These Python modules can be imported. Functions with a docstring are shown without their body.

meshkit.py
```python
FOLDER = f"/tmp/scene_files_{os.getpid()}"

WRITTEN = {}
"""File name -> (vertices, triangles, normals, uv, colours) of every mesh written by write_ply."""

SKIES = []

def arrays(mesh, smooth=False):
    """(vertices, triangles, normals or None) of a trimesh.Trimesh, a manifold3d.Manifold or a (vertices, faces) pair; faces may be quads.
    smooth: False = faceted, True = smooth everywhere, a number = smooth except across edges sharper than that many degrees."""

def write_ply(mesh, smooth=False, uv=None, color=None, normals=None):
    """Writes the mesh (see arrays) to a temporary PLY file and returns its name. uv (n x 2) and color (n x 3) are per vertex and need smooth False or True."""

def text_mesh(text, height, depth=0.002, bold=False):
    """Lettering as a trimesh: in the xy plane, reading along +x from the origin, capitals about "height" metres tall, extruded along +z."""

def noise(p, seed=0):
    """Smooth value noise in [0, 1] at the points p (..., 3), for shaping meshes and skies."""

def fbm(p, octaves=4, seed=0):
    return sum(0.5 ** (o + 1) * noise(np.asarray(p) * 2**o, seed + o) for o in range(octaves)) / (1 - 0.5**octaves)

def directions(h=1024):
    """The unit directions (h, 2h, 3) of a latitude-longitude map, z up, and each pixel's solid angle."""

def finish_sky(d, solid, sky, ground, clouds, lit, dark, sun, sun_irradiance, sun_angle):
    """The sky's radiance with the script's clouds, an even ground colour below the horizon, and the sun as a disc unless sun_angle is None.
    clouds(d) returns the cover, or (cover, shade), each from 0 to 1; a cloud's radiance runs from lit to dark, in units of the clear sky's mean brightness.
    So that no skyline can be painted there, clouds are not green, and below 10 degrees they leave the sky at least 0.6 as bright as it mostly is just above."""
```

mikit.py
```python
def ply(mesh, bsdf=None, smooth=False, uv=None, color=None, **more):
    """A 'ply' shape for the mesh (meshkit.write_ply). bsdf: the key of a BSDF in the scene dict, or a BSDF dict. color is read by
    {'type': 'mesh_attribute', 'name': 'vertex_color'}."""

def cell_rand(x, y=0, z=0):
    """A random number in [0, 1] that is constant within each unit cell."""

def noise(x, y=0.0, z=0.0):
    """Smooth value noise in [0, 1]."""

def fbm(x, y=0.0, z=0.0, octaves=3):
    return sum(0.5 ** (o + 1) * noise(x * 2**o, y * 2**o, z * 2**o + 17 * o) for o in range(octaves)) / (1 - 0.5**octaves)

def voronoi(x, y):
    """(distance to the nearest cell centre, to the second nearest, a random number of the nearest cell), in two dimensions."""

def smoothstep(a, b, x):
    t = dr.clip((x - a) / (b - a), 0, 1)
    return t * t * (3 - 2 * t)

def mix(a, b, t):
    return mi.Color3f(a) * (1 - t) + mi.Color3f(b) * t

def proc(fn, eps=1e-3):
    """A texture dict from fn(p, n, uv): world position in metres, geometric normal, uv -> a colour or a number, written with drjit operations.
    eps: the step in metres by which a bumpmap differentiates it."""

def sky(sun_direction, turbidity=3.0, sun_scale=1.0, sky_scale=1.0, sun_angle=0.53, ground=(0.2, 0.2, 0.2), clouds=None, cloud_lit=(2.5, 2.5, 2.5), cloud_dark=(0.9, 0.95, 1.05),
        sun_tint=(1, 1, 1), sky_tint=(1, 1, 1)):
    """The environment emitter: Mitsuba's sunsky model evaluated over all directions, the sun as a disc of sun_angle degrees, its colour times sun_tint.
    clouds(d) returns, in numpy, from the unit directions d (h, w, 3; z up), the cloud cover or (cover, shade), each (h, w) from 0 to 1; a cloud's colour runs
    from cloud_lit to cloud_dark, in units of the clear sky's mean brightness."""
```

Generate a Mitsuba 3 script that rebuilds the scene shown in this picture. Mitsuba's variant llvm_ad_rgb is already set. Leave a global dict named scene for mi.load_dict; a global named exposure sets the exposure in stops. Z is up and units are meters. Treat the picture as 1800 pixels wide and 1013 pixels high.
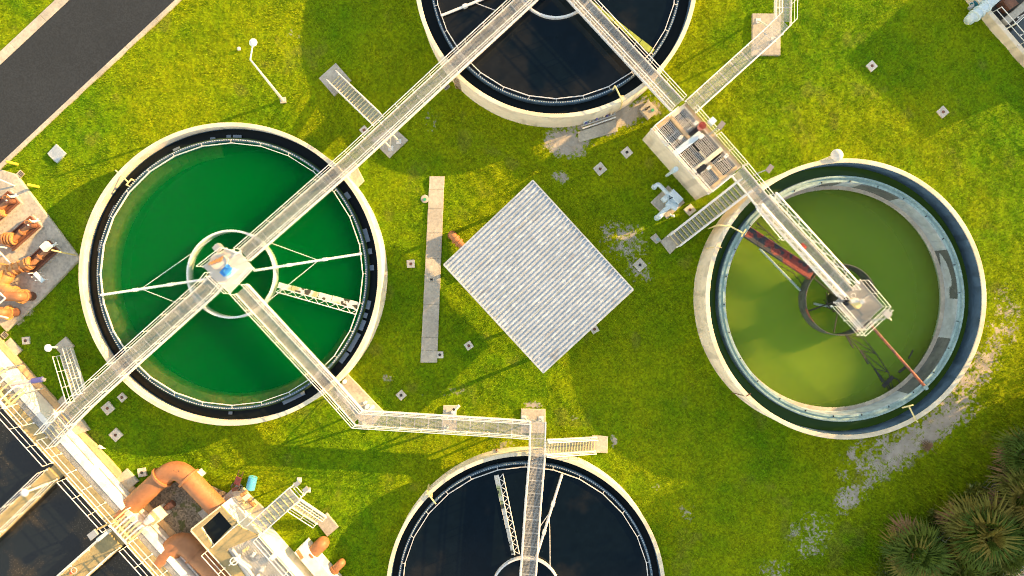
import math, random
import numpy as np
import trimesh
import drjit as dr
import mitsuba as mi
import mikit
import meshkit
import shapely
from shapely.geometry import Polygon

T = mi.ScalarTransform4f
scene, labels, used = {}, {}, set()
random.seed(7)
RNG = np.random.default_rng(11)

# ------------------------------------------------------------------ camera, sky, exposure
H, FPX = 50.67, 1216.0                      # drone height in metres, focal length in photo pixels (1800 wide)
scene['camera'] = {'type': 'perspective', 'fov': math.degrees(2 * math.atan(900 / FPX)), 'fov_axis': 'x', 'near_clip': 0.5, 'far_clip': 6000.0,
                   'to_world': T().look_at(origin=[0, 0, H], target=[0, 0, 0], up=[0, 1, 0])}
SUN_EL, SUN_AZ = math.radians(17.5), math.radians(22.3)
SUN = [math.cos(SUN_EL) * math.cos(SUN_AZ), math.cos(SUN_EL) * math.sin(SUN_AZ), math.sin(SUN_EL)]


def cloud_cover(d):
    p = d / np.maximum(d[..., 2:3], 0.08) * 0.9
    c = meshkit.fbm(np.stack([p[..., 0], p[..., 1], 0 * p[..., 0]], -1), 5, 3)
    return np.clip((c - 0.36) * 4.2, 0, 0.92), np.clip((c - 0.5) * 1.8, 0, 1)


scene['sky'] = mikit.sky(SUN, turbidity=4, sun_scale=0.76, sky_scale=1.0, sun_angle=0.53, clouds=cloud_cover, cloud_lit=(2.05, 1.9, 1.65),
                         cloud_dark=(1.5, 1.4, 1.3), sun_tint=(1.18, 1.0, 0.68), sky_tint=(1.06, 1.02, 0.92))
exposure = 3.7


def P(u, v, z=0.0):
    """World point at height z that the photograph shows at pixel (u, v)."""
    s = (H - z) / FPX
    return np.array([(u - 900) * s, (506.5 - v) * s, z])


def PP(pts, z=0.0):
    return [P(u, v, z) for u, v in pts]


# ------------------------------------------------------------------ materials
def rgb(c):
    return {'type': 'rgb', 'value': [float(x) for x in c]}


def mat(name, color, rough=0.6, metallic=0.0, spec=0.5, **more):
    b = {'type': 'principled', 'base_color': color if isinstance(color, dict) else rgb(color), 'roughness': rough, 'metallic': metallic, 'specular': spec, **more}
    scene['mat_' + name] = {'type': 'twosided', 'bsdf': b}
    return 'mat_' + name


def stained(c1, c2, big=0.5, fine=6.0, streak=0.0, amount=0.35):
    c1, c2 = list(c1), list(c2)

    def fn(p, n, uv):
        a = mikit.smoothstep(0.32, 0.72, mikit.fbm(p.x * big + 3.1, p.y * big, p.z * big, 4))
        b = mikit.fbm(p.x * fine, p.y * fine, p.z * fine * 0.7, 3)
        c = mikit.mix(c1, c2, a) * (1 - amount + 2 * amount * b)
        if streak:
            s = mikit.smoothstep(0.55, 0.8, mikit.noise(p.x * 2.3, p.y * 2.3, p.z * 0.25))
            c = c * (1 - streak * s)
        return c
    return mikit.proc(fn)


CREAM = mat('cream_wall', stained((0.80, 0.70, 0.54), (0.68, 0.58, 0.44), 0.4, 3.0, 0.22, 0.12), 0.75, spec=0.3)
RIM = mat('rim', stained((0.74, 0.66, 0.50), (0.60, 0.52, 0.38), 0.7, 5.0, 0.0, 0.2), 0.8, spec=0.3)
SHADE_LINING = mat('lining', stained((0.085, 0.145, 0.21), (0.05, 0.095, 0.15), 0.6, 4.0, 0.3, 0.25), 0.55)  # blue shade of the inner walls painted into the wet concrete colour
SLAB = mat('slab', stained((0.47, 0.44, 0.37), (0.36, 0.34, 0.295), 0.7, 7.0, 0.0, 0.3), 0.85, spec=0.3)
DECK = mat('deck', stained((0.37, 0.30, 0.15), (0.28, 0.24, 0.13), 0.8, 6.0, 0.0, 0.25), 0.8, spec=0.3)
WHITE = mat('white_wall', stained((0.84, 0.82, 0.76), (0.74, 0.70, 0.62), 0.5, 4.0, 0.2, 0.12), 0.7)
ALU = mat('aluminium', (0.80, 0.79, 0.76), 0.42, 0.25)
GRATE = mat('grating', stained((0.50, 0.50, 0.48), (0.36, 0.37, 0.36), 1.2, 9.0, 0.0, 0.2), 0.5, 0.35)
STEEL = mat('steel', (0.42, 0.43, 0.43), 0.45, 0.5)
DARK = mat('dark', (0.012, 0.013, 0.015), 0.5)
BLACK = mat('black_steel', stained((0.022, 0.025, 0.026), (0.05, 0.045, 0.035), 2.0, 9.0), 0.5)
YELLOW = mat('yellow', (0.72, 0.55, 0.05), 0.5)
PALEY = mat('pale_yellow', (0.74, 0.62, 0.28), 0.55)
RED = mat('red', (0.42, 0.05, 0.03), 0.5)
BLUE = mat('blue', (0.03, 0.22, 0.62), 0.4)
SKYBLUE = mat('skyblue', (0.10, 0.42, 0.62), 0.35)
PUMPW = mat('pump_white', stained((0.62, 0.72, 0.76), (0.5, 0.62, 0.68), 1.5, 8.0, 0.0, 0.1), 0.4)
BROWN = mat('brown_pipe', stained((0.40, 0.175, 0.070), (0.31, 0.135, 0.055), 0.8, 5.0, 0.12, 0.15), 0.5)
DBROWN = mat('dark_brown', stained((0.20, 0.085, 0.05), (0.12, 0.055, 0.035), 1.5, 8.0, 0.0, 0.3), 0.55)
ORANGE = mat('orange_pipe', stained((0.55, 0.27, 0.09), (0.42, 0.19, 0.07), 1.6, 8.0, 0.0, 0.2), 0.45)
TEAL = mat('teal', stained((0.30, 0.42, 0.40), (0.22, 0.33, 0.33), 1.5, 8.0), 0.6)
FLOODG = mat('flood_grey', (0.20, 0.19, 0.185), 0.5)
GREEN = mat('green_cap', (0.05, 0.32, 0.16), 0.5)
PURPLE = mat('purple', (0.10, 0.10, 0.32), 0.4)


def f_rust(p, n, uv):
    a = mikit.smoothstep(0.50, 0.62, mikit.fbm(p.x * 1.6, p.y * 1.6, p.z * 1.6, 4))
    return mikit.mix((0.040, 0.048, 0.062), (0.22, 0.05, 0.045), a) * (0.7 + 0.6 * mikit.noise(p.x * 9, p.y * 9, p.z * 9))


RUST = mat('rust', mikit.proc(f_rust), 0.6)


def f_corroded(p, n, uv):
    a = mikit.smoothstep(0.60, 0.70, mikit.fbm(p.x * 1.1 + 4, p.y * 1.1, p.z * 1.1, 4))
    b = mikit.fbm(p.x * 3, p.y * 3, p.z * 3, 3)
    return mikit.mix(mikit.mix((0.03, 0.035, 0.04), (0.12, 0.135, 0.14), b), (0.24, 0.07, 0.045), a)


CORRODED = mat('corroded', mikit.proc(f_corroded), 0.6)
WATERLIT = dict(rough=0.06, spec=0.25)
TA = P(404.4, 482.0, 2.2)
TB = P(924.2, 1041.0, 1.75)
TT = P(977.4, -42.0, 2.95)
TD = P(1487.0, 525.6, 3.1)


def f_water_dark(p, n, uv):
    a = mikit.smoothstep(0.50, 0.66, mikit.fbm(p.x * 0.30 + 11, p.y * 0.30 + 4.3, 0, 5))  # brown clouds painted into the water colour in place of sky reflections
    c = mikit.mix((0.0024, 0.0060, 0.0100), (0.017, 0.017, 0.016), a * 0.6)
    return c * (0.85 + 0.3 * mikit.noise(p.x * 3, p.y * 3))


def f_water_sludge(p, n, uv):
    a = mikit.smoothstep(0.46, 0.66, mikit.fbm(p.x * 0.45 + 1.7, p.y * 0.45 + 9.3, 0, 4))
    v, w, k = mikit.voronoi(p.x * 7.5, p.y * 7.5)
    foam = mikit.smoothstep(0.34, 0.12, v) * mikit.smoothstep(0.5, 0.75, k)
    c = mikit.mix((0.008, 0.014, 0.021), (0.034, 0.030, 0.023), a)
    return mikit.mix(c, (0.13, 0.105, 0.075), foam * a * 0.9)


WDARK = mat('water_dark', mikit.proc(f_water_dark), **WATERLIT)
WSLUDGE = mat('water_sludge', mikit.proc(f_water_sludge), **WATERLIT)
WCHANNEL = mat('water_channel', (0.008, 0.012, 0.014), 0.3, spec=0.12)
WCHGREEN = mat('water_channel_green', (0.050, 0.105, 0.014), **WATERLIT)


def f_scum_plate(p, n, uv):
    a = mikit.smoothstep(0.5, 0.62, mikit.fbm(p.x * 1.3, p.y * 1.3, 0, 4))
    b = mikit.smoothstep(0.68, 0.75, mikit.noise(p.x * 4, p.y * 4, 2))
    c = mikit.mix((0.66, 0.62, 0.54), (0.30, 0.34, 0.06), a * 0.75)
    return mikit.mix(c, (0.05, 0.05, 0.03), b)


SCUM = mat('scum_plate', mikit.proc(f_scum_plate), 0.6)


def f_ringface(p, n, uv):
    x, y = p.x - float(TD[0]), p.y - float(TD[1])
    t = dr.atan2(y, x) * 9.0
    a = mikit.smoothstep(0.52, 0.56, mikit.fbm(t * 0.22 + 3, p.z * 0.9 + 7, 0, 4))
    c = mikit.mix((0.36, 0.42, 0.46), (0.085, 0.10, 0.10), a)
    return c * (0.75 + 0.5 * mikit.fbm(x * 3, y * 3, p.z * 3))


RINGFACE = mat('ring_face', mikit.proc(f_ringface), 0.7)


def f_roof(p, n, uv):
    ax = (p.x * 0.728 + p.y * 0.686)
    ay = (-p.x * 0.686 + p.y * 0.728)
    a = 0.5 * mikit.noise(ax * 2.2, ay * 5.0) + 0.5 * mikit.fbm(ax * 0.5, ay * 0.7, 3, 3)
    b = mikit.smoothstep(0.66, 0.84, mikit.noise(ax * 4.2 + 7, ay * 9.0))
    r = mikit.smoothstep(0.70, 0.80, mikit.fbm(ax * 0.9 + 20, ay * 3.5, 0, 4))
    c = mikit.mix((0.37, 0.42, 0.47), (0.52, 0.575, 0.63), a)
    c = mikit.mix(c, (0.72, 0.75, 0.78), b * 0.55)
    return mikit.mix(c, (0.30, 0.25, 0.20), r * 0.35)


ROOFM = mat('roof_metal', mikit.proc(f_roof), 0.45, 0.3)


def f_asphalt(p, n, uv):
    a = mikit.fbm(p.x * 0.35, p.y * 0.35, 0, 4)
    return mikit.mix((0.022, 0.0275, 0.035), (0.030, 0.037, 0.046), a) * (0.8 + 0.4 * mikit.noise(p.x * 14, p.y * 14))


ASPHALT = mat('asphalt', mikit.proc(f_asphalt), 0.9, spec=0.3)

# bare sandy patches: u, v, half width, half height (photo px), turn, strength
BARE = [(998, 250, 32, 20, 0, 1.5), (1088, 206, 66, 18, 18, 1.35), (1098, 425, 30, 42, 60, 0.62), (1125, 478, 22, 26, 0, 0.5), (985, 312, 13, 9, 0, 0.75),
        (757, 215, 12, 26, 0, 0.35), (1765, 565, 26, 60, -10, 0.6), (1705, 665, 95, 26, 52, 0.85), (1620, 765, 95, 24, 30, 1.0), (1545, 805, 60, 36, 25, 0.7),
        (1500, 870, 42, 20, 45, 0.65), (1425, 945, 38, 36, 50, 0.55), (1365, 1000, 30, 24, 30, 0.5), (160, 800, 34, 12, -48, 0.6), (128, 762, 18, 10, -48, 0.6),
        (935, 712, 14, 6, 0, 0.8), (1080, 776, 5, 12, 10, 0.7), (516, 60, 13, 10, 0, 0.45), (1310, 680, 13, 8, 0, 0.5), (1008, 735, 9, 7, 0, 0.5), (895, 745, 7, 5, 0, 0.4),
        (680, 665, 10, 6, -20, 0.5), (790, 690, 60, 10, 5, 0.28), (1210, 900, 14, 22, 0, 0.35), (1150, 860, 14, 12, 0, 0.35), (45, 668, 40, 6, -48, 0.5), (40, 560, 30, 7, 40, 0.45),
        (200, 880, 20, 20, 0, 0.5), (870, 795, 20, 8, 10, 0.5), (890, 782, 25, 8, 8, 0.5)]
BW = []
for u, v, a, b, rot, s in BARE:
    c = P(u, v)
    BW.append((c[0], c[1], a / 24.0, b / 24.0, math.radians(rot), s))


def bare_np(x, y):
    m = np.zeros_like(x)
    for cx, cy, a, b, r, s in BW:
        dx, dy = x - cx, y - cy
        e = np.hypot((dx * math.cos(r) + dy * math.sin(r)) / a, (-dx * math.sin(r) + dy * math.cos(r)) / b)
        m = np.maximum(m, s * np.clip(1.6 - e, 0, 1.1))
    return m


def f_lawn_base(p):
    x, y = mi.Float(p.x), mi.Float(p.y)
    a = mikit.smoothstep(0.30, 0.70, mikit.fbm(x * 0.16, y * 0.16, 0, 4))
    b = mikit.fbm(x * 1.3, y * 1.3, 3, 3)
    c = mikit.mix((0.085, 0.215, 0.0015), (0.275, 0.325, 0.002), 0.5 * a + 0.5 * b)
    dead = mikit.smoothstep(0.66, 0.82, mikit.fbm(x * 0.55 + 31, y * 0.55, 0, 4))
    return mikit.mix(c, (0.20, 0.18, 0.04), dead * 0.3)


def f_lawn(p, n, uv):
    x, y = mi.Float(p.x), mi.Float(p.y)
    m = mi.Float(0)
    for cx, cy, a, b, r, s in BW:
        dx, dy = x - cx, y - cy
        e = dr.sqrt(dr.square((dx * math.cos(r) + dy * math.sin(r)) / a) + dr.square((-dx * math.sin(r) + dy * math.cos(r)) / b))
        m = dr.maximum(m, s * dr.clip(1.75 - e, 0, 1.25))
    q = 0.42 * mikit.fbm(x * 1.6, y * 1.6, 0, 3) + 0.58 * mikit.fbm(x * 6.5, y * 6.5, 4, 4)
    m = mikit.smoothstep(0.34, 0.70, m * 0.66 + (q - 0.5) * 2.3 * dr.minimum(m * 2.2, 1))
    sand = mikit.mix((0.46, 0.43, 0.385), (0.30, 0.265, 0.215), mikit.fbm(x * 3, y * 3, 5, 3))
    return mikit.mix(f_lawn_base(p) * (0.55 + 0.6 * mikit.noise(x * 8, y * 8)), sand, m)


def f_blade(p, n, uv):
    x, y = mi.Float(p.x), mi.Float(p.y)
    return f_lawn_base(p) * (0.5 + 1.2 * mikit.noise(x * 10 + 5, y * 10))


LAWN = mat('lawn', mikit.proc(f_lawn), 0.95, spec=0.1)
BLADE = mat('blade', mikit.proc(f_blade), 0.8, spec=0.25)


def f_gravel(p, n, uv):
    a = mikit.fbm(p.x * 0.8, p.y * 0.8, 0, 3)
    b = mikit.noise(p.x * 11, p.y * 11)
    c = mikit.mix((0.17, 0.14, 0.10), (0.26, 0.22, 0.16), a) * (0.5 + b)
    return mikit.mix(c, (0.06, 0.09, 0.015), 0.7 * mikit.smoothstep(0.62, 0.72, mikit.fbm(p.x * 1.7 + 9, p.y * 1.7, 0, 4)))


GRAVEL = mat('gravel', mikit.proc(f_gravel), 0.95, spec=0.15)
PALM_G = mat('palm_green', stained((0.060, 0.105, 0.014), (0.115, 0.15, 0.018), 0.6, 5.0, 0.0, 0.3), 0.6, spec=0.15)
PALM_O = mat('palm_olive', stained((0.20, 0.16, 0.03), (0.13, 0.14, 0.026), 0.7, 5.0, 0.0, 0.3), 0.6, spec=0.15)
PALM_D = mat('palm_dry', stained((0.24, 0.13, 0.06), (0.17, 0.11, 0.055), 0.7, 5.0, 0.0, 0.3), 0.7)
LEAF = mat('leaf', stained((0.045, 0.09, 0.012), (0.11, 0.14, 0.018), 1.2, 6.0, 0.0, 0.35), 0.6, spec=0.2)
BARK = mat('bark', stained((0.14, 0.12, 0.10), (0.09, 0.075, 0.06), 1.5, 9.0, 0.0, 0.35), 0.9)


# ------------------------------------------------------------------ names, parts
def unique(key):
    k, i = key, 0
    while k in used:
        i += 1
        k = f'{key}_{i:03d}'
    used.add(k)
    return k


def thing(name, label, cat, group=None):
    k = unique(name)
    labels[k] = {'label': label, 'category': cat}
    if group:
        labels[k]['group'] = group
    return k


def put(parent, name, mesh, m, smooth=False, label=None, kind=None, to_world=None):
    k = unique(parent + '__' + name)
    scene[k] = mikit.ply(mesh.mesh() if isinstance(mesh, MB) else mesh, m, smooth)
    if to_world is not None:
        scene[k]['to_world'] = to_world
    if label or kind:
        labels[k] = {}
        if label:
            labels[k]['label'] = label
        if kind:
            labels[k]['kind'] = kind
    return k


def single(name, mesh, m, label, cat, group=None, smooth=False, kind=None):
    k = thing(name, label, cat, group)
    scene[k] = mikit.ply(mesh.mesh() if isinstance(mesh, MB) else mesh, m, smooth)
    if kind:
        labels[k]['kind'] = kind
    return k


# ------------------------------------------------------------------ mesh tools
BOXF = np.array([[0, 1, 3], [0, 3, 2], [4, 6, 7], [4, 7, 5], [0, 4, 5], [0, 5, 1], [2, 3, 7], [2, 7, 6], [0, 2, 6], [0, 6, 4], [1, 5, 7], [1, 7, 3]])


def unit(v):
    v = np.asarray(v, float)
    return v / max(np.linalg.norm(v), 1e-12)


class MB:
    def __init__(self):
        self.v, self.f, self.n = [], [], 0

    def add(self, v, f):
        v, f = np.asarray(v, float), np.asarray(f, int)
        self.v.append(v)
        self.f.append(f + self.n)
        self.n += len(v)
        return self

    def obox(self, c, ax, ay, az):
        """Box about c with half axes ax, ay, az."""
        c, ax, ay, az = (np.asarray(q, float) for q in (c, ax, ay, az))
        v = np.array([c + i * ax + j * ay + k * az for i in (-1, 1) for j in (-1, 1) for k in (-1, 1)])
        return self.add(v, BOXF)

    def bar(self, a, b, w, h):
        """Rectangular bar from a to b: w across (horizontal), h up, centred on the line."""
        a, b = np.asarray(a, float), np.asarray(b, float)
        d = b - a
        s = np.cross([0, 0, 1.0], d)
        s = unit(s) if np.linalg.norm(s) > 1e-6 else np.array([1.0, 0, 0])
        up = unit(np.cross(d, s))
        return self.obox((a + b) / 2, d / 2, s * w / 2, up * h / 2)

    def box(self, c, sx, sy, sz, rot=0.0):
        """Box standing on c (centre of its base)."""
        x, y = np.array([math.cos(rot), math.sin(rot), 0]), np.array([-math.sin(rot), math.cos(rot), 0])
        c = np.asarray(c, float) + [0, 0, sz / 2]
        return self.obox(c, x * sx / 2, y * sy / 2, np.array([0, 0, sz / 2]))

    def tube(self, pts, r, n=8, caps=True):
        pts = [np.asarray(p, float) for p in pts]
        m = len(pts)
        rr = [r] * m if np.isscalar(r) else list(r)
        tang = [unit(pts[min(i + 1, m - 1)] - pts[max(i - 1, 0)]) for i in range(m)]
        ref = np.array([0, 0, 1.0]) if abs(tang[0][2]) < 0.9 else np.array([1.0, 0, 0])
        x = unit(np.cross(ref, tang[0]))
        ang = np.arange(n) * 2 * math.pi / n
        rings = []
        for i in range(m):
            x = unit(x - tang[i] * np.dot(x, tang[i]))
            y = np.cross(tang[i], x)
            rings.append(pts[i] + rr[i] * (np.cos(ang)[:, None] * x + np.sin(ang)[:, None] * y))
        v = np.vstack(rings)
        f = []
        for i in range(m - 1):
            for k in range(n):
                a, b = i * n + k, i * n + (k + 1) % n
                f += [[a, b, b + n], [a, b + n, a + n]]
        if caps:
            v = np.vstack([v, pts[0], pts[-1]])
            for k in range(n):
                f += [[m * n, (k + 1) % n, k], [m * n + 1, (m - 1) * n + k, (m - 1) * n + (k + 1) % n]]
        return self.add(v, f)

    def lathe(self, prof, c=(0, 0, 0), n=144, closed=True, a0=0.0, a1=2 * math.pi):
        full = abs(a1 - a0 - 2 * math.pi) < 1e-6
        ang = a0 + (a1 - a0) * np.arange(n if full else n + 1) / n
        m, na = len(prof), len(ang)
        v = np.array([[c[0] + r * math.cos(t), c[1] + r * math.sin(t), c[2] + z] for t in ang for r, z in prof])
        f = []
        for i in range(n):
            j = (i + 1) % na
            for k in range(m if closed else m - 1):
                l = (k + 1) % m
                f += [[i * m + k, j * m + k, j * m + l], [i * m + k, j * m + l, i * m + l]]
        return self.add(v, f)

    def prism(self, poly, z0, z1, ch=0.0, holes=None):
        """Upright prism over world points (x, y), its top edge chamfered by ch."""
        pg = shapely.geometry.polygon.orient(Polygon([(p[0], p[1]) for p in poly], [[(q[0], q[1]) for q in h] for h in holes or []]))
        if holes:
            t = trimesh.creation.extrude_polygon(pg, z1 - z0, engine='earcut')
            return self.add(np.array(t.vertices) + [0, 0, z0], t.faces)
        o = np.array(pg.exterior.coords)[:-1]
        n = len(o)
        prv, nxt = np.roll(o, 1, 0), np.roll(o, -1, 0)
        e1, e2 = o - prv, nxt - o
        n1 = np.stack([-e1[:, 1], e1[:, 0]], 1) / np.linalg.norm(e1, axis=1, keepdims=True)
        n2 = np.stack([-e2[:, 1], e2[:, 0]], 1) / np.linalg.norm(e2, axis=1, keepdims=True)
        b = n1 + n2
        b = b / np.maximum((b * n1).sum(1, keepdims=True), 0.3)
        loops = [np.c_[o, np.full(n, z0)], np.c_[o, np.full(n, z1 - ch)]]
        if ch:
            loops.append(np.c_[o + b * ch, np.full(n, z1)])
        v, f = np.vstack(loops), []
        for i in range(len(loops) - 1):
            for k in range(n):
                a, bb = i * n + k, i * n + (k + 1) % n
                f += [[a, bb, bb + n], [a, bb + n, a + n]]
        tv, tf = trimesh.creation.triangulate_polygon(Polygon(loops[-1][:, :2]), engine='earcut')
        self.add(v, f)
        return self.add(np.c_[tv, np.full(len(tv), z1)], tf)

    def mesh(self):
        return trimesh.Trimesh(np.vstack(self.v), np.vstack(self.f), process=False)


def arc_path(pts, rad, n=7):
    """A polyline with its corners rounded."""
    pts = [np.asarray(p, float) for p in pts]
    out = [pts[0]]
    for i in range(1, len(pts) - 1):
        a, b, c = pts[i - 1], pts[i], pts[i + 1]
        d1, d2 = unit(a - b), unit(c - b)
        r = min(rad, np.linalg.norm(a - b) * 0.48, np.linalg.norm(c - b) * 0.48)
        p, q = b + d1 * r, b + d2 * r
        for t in np.linspace(0, 1, n):
            out.append((1 - t) ** 2 * p + 2 * t * (1 - t) * b + t * t * q)
    return out + [pts[-1]]


FOOT = []                                   # ground plan of everything grass may not grow through


def foot(pts, grow=0.0):
    FOOT.append(Polygon([(p[0], p[1]) for p in pts]).buffer(grow))


def slab(name, label, px, cat='slab', z1=0.12, m=SLAB, group=None, ch=0.03, parent=None):
    pts = PP(px, z1)
    foot(pts)
    b = MB().prism(pts, -0.3, z1, ch)
    return put(parent, name, b, m) if parent else single(name, b, m, label, cat, group)


# ------------------------------------------------------------------ walkways, stairs, railings
GCACHE = {}


def grating_ply(L, w, pitch=0.055, bw=0.024):
    key = (round(L, 2), round(w, 2), pitch)
    if key not in GCACHE:
        b = MB()
        n = max(2, int(w / pitch))
        for i in range(n):
            y = -w / 2 + (i + 0.5) * w / n
            b.obox([L / 2, y, -0.017], [L / 2 - 0.006, 0, 0], [0, bw / 2, 0], [0, 0, 0.017])
        m = max(2, int(L / 0.2))
        for i in range(m + 1):
            x = 0.02 + i * (L - 0.04) / m
            e = 0.018 if i in (0, m) else 0.006
            b.obox([x, 0, -0.0185], [e, 0, 0], [0, w / 2, 0], [0, 0, 0.0165])
        GCACHE[key] = mikit.ply(b.mesh(), GRATE)
    return GCACHE[key]


def frame(o, d):
    d = unit(d)
    s = unit(np.cross([0, 0, 1.0], d))
    u = np.cross(d, s)
    m = np.eye(4)
    m[:3, 0], m[:3, 1], m[:3, 2], m[:3, 3] = d, s, u, o
    return T(m.tolist())


def put_shared(parent, name, shape, tw):
    k = unique(parent + '__' + name)
    scene[k] = {**shape, 'to_world': tw}
    return k


def grating_run(parent, a, b, w, plen=1.0, pitch=0.055, bw=0.024):
    a, b = np.asarray(a, float), np.asarray(b, float)
    L = np.linalg.norm(b - a)
    n = max(1, int(round(L / plen)))
    d = (b - a) / L
    for i in range(n):
        put_shared(parent, 'grating_panel', grating_ply(L / n, w, pitch, bw), frame(a + d * (L / n * i), d))


def railing(parent, pts, h=1.07, spacing=1.55, closed=False, kick=True, m=ALU, r=0.03, name='railing', skip=()):
    """Top rail, mid rail and kick plate as one part, each post a sub-part; pts run along the deck edge."""
    pts = [np.asarray(p, float) for p in pts]
    if closed:
        pts = pts + [pts[0]]
    up = np.array([0, 0, 1.0])
    b = MB()
    posts = []
    for i in range(len(pts) - 1):
        if i in skip:
            continue
        p, q = pts[i], pts[i + 1]
        b.tube([p + up * h, q + up * h], r, 7)
        b.tube([p + up * h * 0.54, q + up * h * 0.54], r * 0.8, 6)
        if kick:
            b.bar(p + up * 0.07, q + up * 0.07, 0.012, 0.13)
        L = np.linalg.norm(q - p)
        n = max(1, int(round(L / spacing)))
        posts += [p + (q - p) * k / n for k in range(n + 1)]
    key = put(parent, name, b, m, 40)
    done = []
    for p in posts:
        if any(np.linalg.norm(p - o) < 0.15 for o in done):
            continue
        done.append(p)
        k = unique(key + '__post')
        scene[k] = {**POST(h), 'bsdf': {'type': 'ref', 'id': m}, 'to_world': T().translate(p.tolist())}
    return key


PCACHE = {}


def POST(h):
    if h not in PCACHE:
        b = MB().tube([[0, 0, 0], [0, 0, h]], 0.026, 7)
        b.obox([0, 0, 0.01], [0.06, 0, 0], [0, 0.06, 0], [0, 0, 0.01])
        PCACHE[h] = mikit.ply(b.mesh(), ALU)
    return PCACHE[h]


def side(a, b):
    return unit(np.cross([0, 0, 1.0], np.asarray(b) - np.asarray(a)))


def offset_line(pts, o):
    """The polyline moved sideways by o (positive = left of travel), mitred."""
    pts = [np.asarray(p, float) for p in pts]
    out = []
    for i, p in enumerate(pts):
        n1 = side(pts[max(i - 1, 0)], pts[max(i, 1)])
        n2 = side(pts[min(i, len(pts) - 2)], pts[min(i + 1, len(pts) - 1)])
        n = unit(n1 + n2)
        out.append(p + n * o / max(np.dot(n, n1), 0.4))
    return out


def walkway(name, label, pts, w=1.0, rails='LR', cat='walkway', plen=1.0, beam=0.24, group=None, lcut=(0, None), rcut=(0, None), solid=None, bm=ALU):
    t = thing(name, label, cat, group)
    for i in range(len(pts) - 1):
        lift = np.array([0, 0, 0.004 * (i % 2)])
        grating_run(t, pts[i] + lift, pts[i + 1] + lift, w, plen)
    for sgn in (1, -1):
        e = offset_line(pts, sgn * (w / 2 + 0.045))
        for p, q in zip(e[:-1], e[1:]):
            put(t, 'beam', MB().bar(p - [0, 0, beam / 2 - 0.02], q - [0, 0, beam / 2 - 0.02], 0.085, beam), bm)
        if ('L' if sgn > 0 else 'R') in rails:
            c = lcut if sgn > 0 else rcut
            e = offset_line(pts, sgn * (w / 2 + 0.02))[c[0]:c[1]]
            railing(t, [p + [0, 0, 0.025] for p in e])
    return t


TCACHE = {}


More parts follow.
